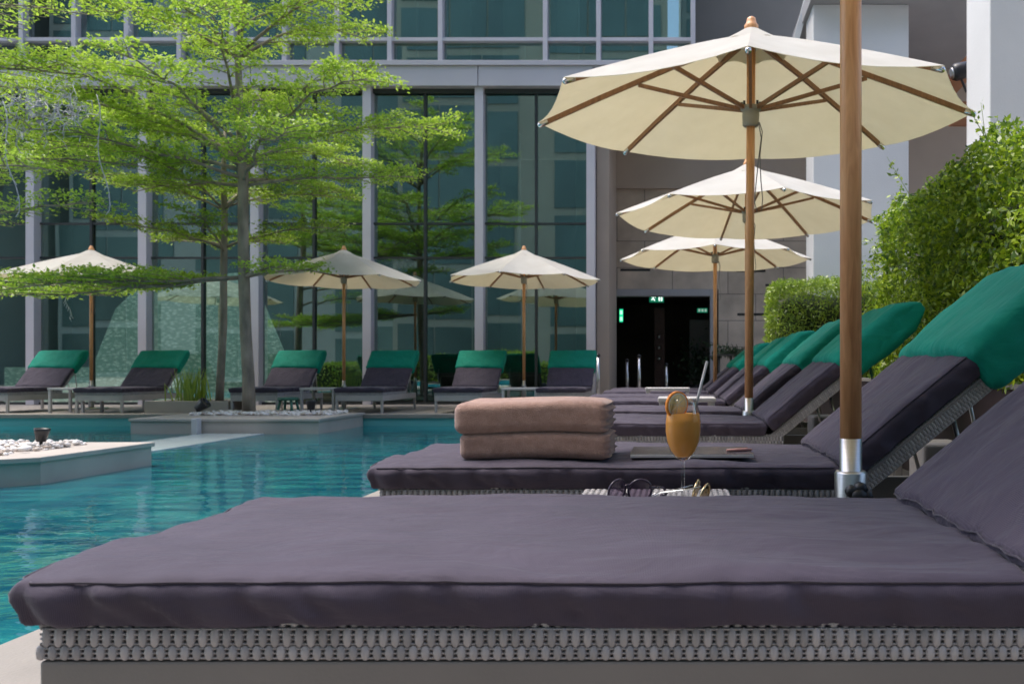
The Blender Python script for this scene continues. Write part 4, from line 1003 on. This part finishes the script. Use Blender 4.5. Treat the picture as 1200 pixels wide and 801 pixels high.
# ================================================================ TABLES
TZ = .354
def make_wicker_table():
    r = thing('side_table', (PX(0, 1), 0, 0), 'low woven side table holding the orange drink and sunglasses', 'side table')
    m = MB(); m.box(-.205, .205, -.235, .235, TZ-.05, TZ-.006); m.build('table_core', 'wicker_gap', r, bevel=.008)
    # woven top: short strands over and under
    m = MB(); s = .0165; nx, ny = int(.41/s), int(.47/s)
    for i in range(nx):
        for j in range(ny):
            cx_ = -.205+s*(i+.5); cy_ = -.235+s*(j+.5); al = (i+j) % 2
            lx, ly = (s*.56, s*.34) if al else (s*.34, s*.56); vs_ = []
            for a in range(5):
                th = -PI/2+PI*a/4
                for b_ in range(6):
                    ph = 2*PI*b_/6; cs = max(.12, math.cos(th))**.45
                    if al: vs_.append((cx_+math.sin(th)*lx, cy_+math.cos(ph)*ly*cs, TZ-.006+math.sin(ph)*.0045*cs))
                    else: vs_.append((cx_+math.cos(ph)*lx*cs, cy_+math.sin(th)*ly, TZ-.006+math.sin(ph)*.0045*cs))
            m.add(vs_, [(a*6+b_, a*6+(b_+1) % 6, (a+1)*6+(b_+1) % 6, (a+1)*6+b_) for a in range(4) for b_ in range(6)], True)
    m.build('woven_top', 'wicker', r)
    wv = MB(); bead_band(wv, -.2, .2, (-.236, -1), TZ-.06, TZ-.004); bead_band(wv, -.2, .2, (.236, 1), TZ-.06, TZ-.004)
    bead_band(wv, -.23, .23, (-.206, -1), TZ-.06, TZ-.004, 'y'); bead_band(wv, -.23, .23, (.206, 1), TZ-.06, TZ-.004, 'y'); wv.build('woven_edge', 'wicker', r)
    for sx in (-1, 1):
        for sy in (-1, 1): q = MB(); q.box(sx*.18-.02, sx*.18+.02, sy*.21-.02, sy*.21+.02, 0, TZ-.051); q.build('leg', 'rail', r, bevel=.003)
    return r
st = make_wicker_table(); TCX = -.045; TCY = 2.095; st.location = (TCX, TCY, 0)
def white_table(x, y, w_, d_, z, lab, grp):
    r = thing('side_table', (x, y, 0), lab, 'side table', grp)
    m = MB(); m.box(-w_/2, w_/2, -d_/2, d_/2, z-.035, z); m.build('table_top', 'white_plastic', r, bevel=.006)
    for sx in (-1, 1):
        for sy in (-1, 1): q = MB(); q.box(sx*(w_/2-.03)-.02, sx*(w_/2-.03)+.02, sy*(d_/2-.03)-.02, sy*(d_/2-.03)+.02, 0, z-.036); q.build('leg', 'white_plastic', r, bevel=.003)
white_table(.12, 6.9, .48, .42, .465, 'white side table between two right-row loungers, just beyond the drink', 'white side tables')
white_table(-.06, 10.15, .55, .42, .477, 'farther white side table in the right row, its top seen as a thin line', 'white side tables')
for px0, px1, lab in ((66, 108, 'white side table next to the lounger beside the leftmost far umbrella'), (357, 398, 'white side table between the tree lounger and its neighbour'), (590, 632, 'white side table beneath the umbrella nearest the entrance')):
    white_table((PX(px0, 13.3)+PX(px1, 13.3))/2, 13.35, (px1-px0)*13.3/F, .5, .41, lab, 'white side tables')
# green crate/stool under the tree lounger
r = thing('plastic_stool', (PX(343, 12.9), 12.75, 0), 'small dark green plastic stool in front of the far lounger table', 'stool')
m = MB(); m.lathe([(0, .27), (.15, .27), (.16, .25), (.15, .22), (0, .22)], (0, 0, 0), 18); m.build('seat', 'green_plastic', r)
for k in range(4):
    a = PI/4+k*PI/2; q = MB(); q.tube([(math.cos(a)*.12, math.sin(a)*.12, .22), (math.cos(a)*.17, math.sin(a)*.17, 0)], .02, 6); q.build('leg', 'green_plastic', r)

# ================================================================ THINGS ON THE NEAR TABLE AND LOUNGERS
# drink
GX, GY = PX(800.5, 2.13), 2.13
r = thing('cocktail_glass', (GX, GY, TZ), 'stemmed glass of orange juice on the woven side table', 'drink glass')
prof = [(.034, .0), (.034, .002), (.012, .005), (.005, .012), (.0042, .06), (.0042, .092), (.007, .100), (.020, .108), (.033, .124), (.042, .148), (.0465, .176), (.0465, .20), (.043, .228), (.0375, .252), (.0360, .262)]
inner = [(.0345, .262), (.0362, .252), (.0418, .228), (.0452, .20), (.0452, .176), (.0408, .149), (.0318, .126), (.019, .1105), (.004, .106), (0, .106)]
m = MB(); m.lathe([(0, 0)]+prof+inner, (0, 0, 0), 40); m.build('glass', 'clear', r)
jm, jt, jb = nmat('orange_juice'); jb.inputs['Base Color'].default_value = (1.0, .44, .095, 1); jb.inputs['Roughness'].default_value = .6; jb.inputs['Specular IOR Level'].default_value = .2
jb.inputs['Subsurface Weight'].default_value = 0; jb.inputs['Subsurface Radius'].default_value = (.02, .008, .002); jb.inputs['Subsurface Scale'].default_value = 1.0
m = MB(); m.lathe([(0, .1063), (.0191, .1106), (.0320, .1261), (.0411, .149), (.0456, .176), (.0456, .20), (.0426, .2235), (0, .2235)], (0, 0, 0), 40); jt_ = jt.nodes.new('ShaderNodeBsdfTranslucent'); jt_.inputs[0].default_value = (1, .42, .08, 1); jx = jt.nodes.new('ShaderNodeMixShader'); jx.inputs[0].default_value = .0
jt.links.new(jb.outputs[0], jx.inputs[1]); jt.links.new(jt_.outputs[0], jx.inputs[2]); jt.links.new(jx.outputs[0], jt.nodes['Material Output'].inputs[0])
m.build('juice', jm, r)
a = Vector((.012, -.006, .16)); b = Vector((PX(829, 2.13)-GX, .02, PZ(423, 2.13)-TZ))
m = MB(); m.tube([a, b], .0036, 12); tag(m.build('straw', 'white_plastic', None, loc=(GX, GY, TZ)), 'thin white straw standing in the orange drink', 'straw')
# orange slice clipped on the rim
pm, pt, pb = nmat('orange_flesh'); tc = pt.nodes.new('ShaderNodeTexCoord'); n = pt.nodes.new('ShaderNodeTexNoise'); n.inputs['Scale'].default_value = 120; pt.links.new(tc.outputs['Object'], n.inputs['Vector'])
rr = pt.nodes.new('ShaderNodeValToRGB'); rr.color_ramp.elements[0].color = (1, .62, .18, 1); rr.color_ramp.elements[1].color = (1, .86, .45, 1); pt.links.new(n.outputs[0], rr.inputs[0]); pt.links.new(rr.outputs[0], pb.inputs['Base Color']); pb.inputs['Roughness'].default_value = .3
rd = thing('orange_slice', (PX(793, 2.13), GY-.012, PZ(474, 2.13)), 'orange slice clipped on the rim of the drink glass', 'fruit slice')
def slice_map(v): return Matrix.Rotation(.15, 3, 'Y') @ (Matrix.Rotation(math.radians(40), 3, 'Z') @ Vector((v.x, v.z, v.y)))
def disc3(rad, t0, t1, n=28): return MB().lathe([(0, t0), (rad, t0), (rad, t1), (0, t1)], (0, 0, 0), n)
m = disc3(.0325, -.0035, .0035); m.mapv(slice_map); m.build('flesh', pm, rd)
m = MB(); m.lathe([(.0315, -.004), (.0360, -.004), (.0360, .004), (.0315, .004), (.0315, -.004)], (0, 0, 0), 28); m.mapv(slice_map); m.build('peel', pmat('orange_peel', (.90, .30, .03), .45, .08, 60, .3, 400), rd)
m = MB(); m.lathe([(.0280, -.0044), (.0312, -.0044), (.0312, .0044), (.0280, .0044)], (0, 0, 0), 28)
for k in range(8): a_ = PI*k/4; m.bar((0, 0, -.0043), (math.cos(a_)*.024, math.sin(a_)*.024, -.0043), .0012, .0006); m.bar((0, 0, .0043), (math.cos(a_)*.024, math.sin(a_)*.024, .0043), .0012, .0006)
m.mapv(slice_map); m.build('pith', pmat('orange_pith', (.88, .80, .62), .6, .05, 40), rd)

# round sunglasses, opened, standing on their rims
lm, lt, lb = nmat('mauve_lens'); lb.inputs['Base Color'].default_value = (.16, .10, .15, 1); lb.inputs['Roughness'].default_value = .05
o_ = lt.nodes['Material Output']; tr_ = lt.nodes.new('ShaderNodeBsdfTransparent'); tr_.inputs[0].default_value = (.5, .42, .55, 1); mx = lt.nodes.new('ShaderNodeMixShader'); mx.inputs[0].default_value = .5
lt.links.new(tr_.outputs[0], mx.inputs[1]); lt.links.new(lb.outputs[0], mx.inputs[2]); lt.links.new(mx.outputs[0], o_.inputs[0])
M['lens'] = lm
fm = pmat('dark_purple_frame', (.05, .035, .06), .2, .2, 40); M['sg_frame'] = fm
sg = thing('sunglasses', (0, 0, 0), 'dark purple round sunglasses standing open on the woven table', 'sunglasses')
def lensring(c, rad, yaw, m_r, m_l, tilt=0.12, ez=1.0):
    R_ = Matrix.Rotation(yaw, 3, 'Z') @ Matrix.Rotation(tilt, 3, 'X')
    pts = [c+R_ @ Vector((rad*math.cos(2*PI*k/26), 0, rad*ez*math.sin(2*PI*k/26))) for k in range(27)]
    m_r.tube(pts, .0032, 7, False)
    n = 26; q = [c+R_ @ Vector((rad*math.cos(2*PI*k/n), -.001, rad*ez*math.sin(2*PI*k/n))) for k in range(n)]
    cc = c+R_ @ Vector((0, -.005, 0)); m_l.add(q+[cc], [(k, (k+1) % n, n) for k in range(n)], True)
cA = P(723, 567, 2.02); cB = P(750, 569, 2.04); rad = .030; cA.z = TZ+rad+.006; cB.z = TZ+rad+.004
mr_, ml_ = MB(), MB(); lensring(cA, rad, math.radians(50), mr_, ml_, .2); lensring(cB, rad, math.radians(14), mr_, ml_, .25)
mr_.tube([cA+Vector((.017, 0, .012)), (cA+cB)/2+Vector((0, -.004, .017)), cB+Vector((-.026, 0, .008))], .0025, 6)
mr_.build('frame', 'sg_frame', sg); ml_.build('lens', 'lens', sg)
m = MB(); m.tube([cB+Vector((.026, .0, .008)), cB+Vector((.04, .04, .004)), cB+Vector((.058, .08, -.004)), cB+Vector((.066, .085, -.018)), cB+Vector((.060, .07, -.026)), cB+Vector((.052, .062, -.020))], [.0035, .003, .003, .0045, .005, .0045], 7); m.build('temple', 'sg_frame', sg)
m = MB(); m.tube([cA+Vector((-.018, .0, .008)), cA+Vector((-.006, .05, .0)), cA+Vector((.012, .10, -.016)), cA+Vector((.018, .11, -.028))], [.0035, .003, .003, .0045], 7); m.build('temple', 'sg_frame', sg)
# phone lying flat
ph = thing('phone', P(735, 583, 1.99), 'dark phone with pale rim lying flat beside the round sunglasses', 'phone', rz=math.radians(-8)); ph.location.z = TZ+.004
m = MB(); m.box(-.05, .055, -.045, .045, 0, .0075); m.build('body', 'white_plastic', ph, bevel=.003)
m = MB(); m.box(-.047, .052, -.042, .042, .0077, .0085); sm_, st_, sb_ = nmat('phone_screen'); sb_.inputs['Base Color'].default_value = (.012, .012, .02, 1); sb_.inputs['Roughness'].default_value = .06; m.build('screen', sm_, ph)
# gold rimmed aviators
av = thing('sunglasses', (0, 0, 0), 'gold-rimmed sunglasses with brown lenses lying open beside the glass stem', 'sunglasses')
gm = pmat('gold_wire', (.75, .58, .34), .22, .05, 20, metal=1.0); M['gold'] = gm
bl_, bt_, bb_ = nmat('brown_lens'); bb_.inputs['Base Color'].default_value = (.10, .065, .02, 1); bb_.inputs['Roughness'].default_value = .05
o_ = bt_.nodes['Material Output']; tr_ = bt_.nodes.new('ShaderNodeBsdfTransparent'); tr_.inputs[0].default_value = (.5, .38, .22, 1); mx = bt_.nodes.new('ShaderNodeMixShader'); mx.inputs[0].default_value = .55
bt_.links.new(tr_.outputs[0], mx.inputs[1]); bt_.links.new(bb_.outputs[0], mx.inputs[2]); bt_.links.new(mx.outputs[0], o_.inputs[0]); M['blens'] = bl_
c1 = P(826, 575, 2.02); c1.z = TZ+.028; c2 = P(821, 575, 2.09); c2.z = TZ+.028
mr_, ml_ = MB(), MB(); lensring(c1, .026, math.radians(66), mr_, ml_, .25); lensring(c2+Vector((-.012, 0, 0)), .026, math.radians(76), mr_, ml_, .25)
mr_.v = [v for v in mr_.v]
mr_.build('frame', 'gold', av); ml_.build('lens', 'blens', av)
m = MB(); m.tube([c1+Vector((-.01, -.02, .022)), c1+Vector((-.055, -.01, .012)), c1+Vector((-.11, .0, .004)), c1+Vector((-.15, .005, -.020))], [.0018, .0018, .0018, .003], 6); m.build('temple', 'chrome', av)
m = MB(); m.tube([c2+Vector((-.02, .02, .010)), c2+Vector((-.07, .0, .0)), c2+Vector((-.115, -.01, -.006)), c2+Vector((-.135, -.01, -.018))], [.0018, .0018, .0018, .003], 6); m.build('temple', 'chrome', av)
# folded paper under them
nb = thing('notepad', P(796, 583, 2.0), 'small white paper pad lying under the gold-rimmed sunglasses', 'paper pad', rz=.1); nb.location.z = TZ+.004
m = MB(); m.box(-.05, .045, -.04, .045, 0, .004); m.build('paper', pmat('printed_paper', (.62, .62, .60), .6, .25, 60), nb)

# towels on the second lounger
def towel(L, Wd, T, loc, label, seed):
    m = rbox(L, Wd, T, T*.28, .006)
    def f(v):
        w_ = v.copy(); k = fr((v.x*3+seed, v.y*3, v.z*3), 1, 3); w_.z += k*.007; w_.y += k*.006+noise.noise(Vector((v.x*40, v.y*40, v.z*40+seed)))*.0008
        ex = (abs(v.x)-(L/2-.05))/.05
        if v.x > 0 and ex > 0:    # cut end: layers of cloth show
            w_.x += (.006*math.cos(v.z/T*2*PI*5)+.008*noise.noise(Vector((v.z*60, v.y*18, seed))))*ex
        # slight dent line of the inner fold
        w_.z += .003*math.sin(v.x*9+seed)
        return w_
    m.mapv(f)
    return tag(m.build('folded_towel', 'towel', None, loc=loc), label, 'towel')
cx_t = PX(623, 2.55)
zt0 = .347+SM_T+.010
cx_t = PX(624, 2.44)
towel(.458, .26, .084, (cx_t+.004, 2.575, zt0+.040), 'folded brown towel at the bottom of the pair on the lounger', 1)
towel(.468, .27, .098, (cx_t-.006, 2.575, zt0+.040+.088), 'folded brown towel lying on top of the other towel', 7)
# magazine
mg = thing('magazine', (PX(811, 2.46), 2.575, zt0+.004), 'thin closed magazine with white page edges lying on the lounger', 'magazine')
m = MB(); m.box(-.187, .187, -.12, .12, 0, .010); m.build('pages', 'white_plastic', mg, bevel=.001)
m = MB(); m.box(-.188, .188, -.118, .121, .0102, .0114); m.build('cover', pmat('magazine_cover', (.05, .045, .06), .25, .5, 9), mg)
m = MB(); m.tube([(.11, -.06, .0165), (.17, -.03, .0165), (.19, -.025, .016)], [.0045, .0055, .003], 8); tag(m.build('pen', pmat('pink_plastic', (.50, .24, .22), .4, .1, 5), None, loc=mg.location), 'short pink pen lying on the magazine corner', 'pen')

# ================================================================ SMALL THINGS
def spotlight(x, y, z, lab, s=1.0, up=True):
    r = thing('garden_spotlight', (x, y, z), lab, 'spotlight')
    m = MB(); m.tube([(0, 0, -.02), (0, 0, .07*s)], .012, 6); m.build('spike', 'black', r)
    m = MB(); m.lathe([(0, 0), (.035*s, 0), (.055*s, .09*s), (.06*s, .11*s), (.045*s, .11*s), (.04*s, .10*s), (0, .10*s)], (0, 0, 0), 14)
    tl = .1 if up else .9; m.mapv(lambda v: Matrix.Rotation(tl, 3, 'Y') @ v+Vector((0, 0, .05*s))); m.build('lamp_head', 'black', r)
spotlight(PX(48, 6.75), 6.75, .05, 'black flared garden spotlight on the pebbles of the nearer planter')
spotlight(PX(231, 11.9), 11.9, .05, 'tilted black garden spotlight on the pebbles left of the tree', 1.5, False)
spotlight(PX(364, 11.9), 11.9, .05, 'upright black garden spotlight on the pebbles right of the tree', 1.3)
for px, d, y, lab in ((749, 17.0, 415, 'stainless post in the middle of the entrance doorway'), (701, 16.2, 414, 'stainless post beside the glass jamb of the entrance'), (781, 18.4, 425, 'dim post inside the doorway'), (735, 18.4, 420, 'dim post near the left jamb of the doorway')):
    r = thing('barrier_post', (PX(px, d), d, 0), lab, 'post', 'barrier posts at the entrance')
    h = PZ(y, d); m = MB(); m.tube([(0, 0, .02), (0, 0, h-.06)], .035, 12); m.build('post', 'chrome', r)
    m = MB(); m.lathe([(0, 0), (.16, 0), (.15, .02), (.04, .03)], (0, 0, 0), 18); m.build('foot', 'chrome', r)
    m = MB(); m.lathe([(.037, -.06), (.045, -.05), (.045, -.03), (.02, .0), (0, .004)], (0, 0, h), 12); m.build('cap', 'black', r)
r = thing('menu_stand', (PX(843, 17.2), 17.2, 0), 'thin dark lectern stand beside the potted palm', 'stand')
m = MB(); m.tube([(0, 0, .03), (0, 0, 1.0)], .02, 8); m.tube([(.25, 0, .03), (.25, 0, 1.0)], .02, 8); m.build('post', 'dark_frame', r)
m = MB(); m.box(-.06, .31, -.1, .1, 1.0, 1.04); m.build('top', 'dark_frame', r)
m = MB(); m.box(-.05, .3, -.1, .1, 0, .03); m.build('foot', 'dark_frame', r)
for px, d, w_, lab in ((1098, 3.35, .15, 'white slotted box on the deck behind the towel lounger back'), (966, 5.3, .16, 'white slotted box on the deck behind the pointed-cover lounger back')):
    x = PX(px, d); r = thing('service_box', (x, d, 0), lab, 'service box', None)
    m = MB(); m.box(-w_*.6, w_*.6, -.1, .1, 0, .40); m.build('housing', 'rail', r, bevel=.02, seg=4)
    m = MB()
    for k in (0, 1): m.box(.0+k*.045, .02+k*.045, -.103, -.09, .22, .33)
    m.build('slot', 'black', r)
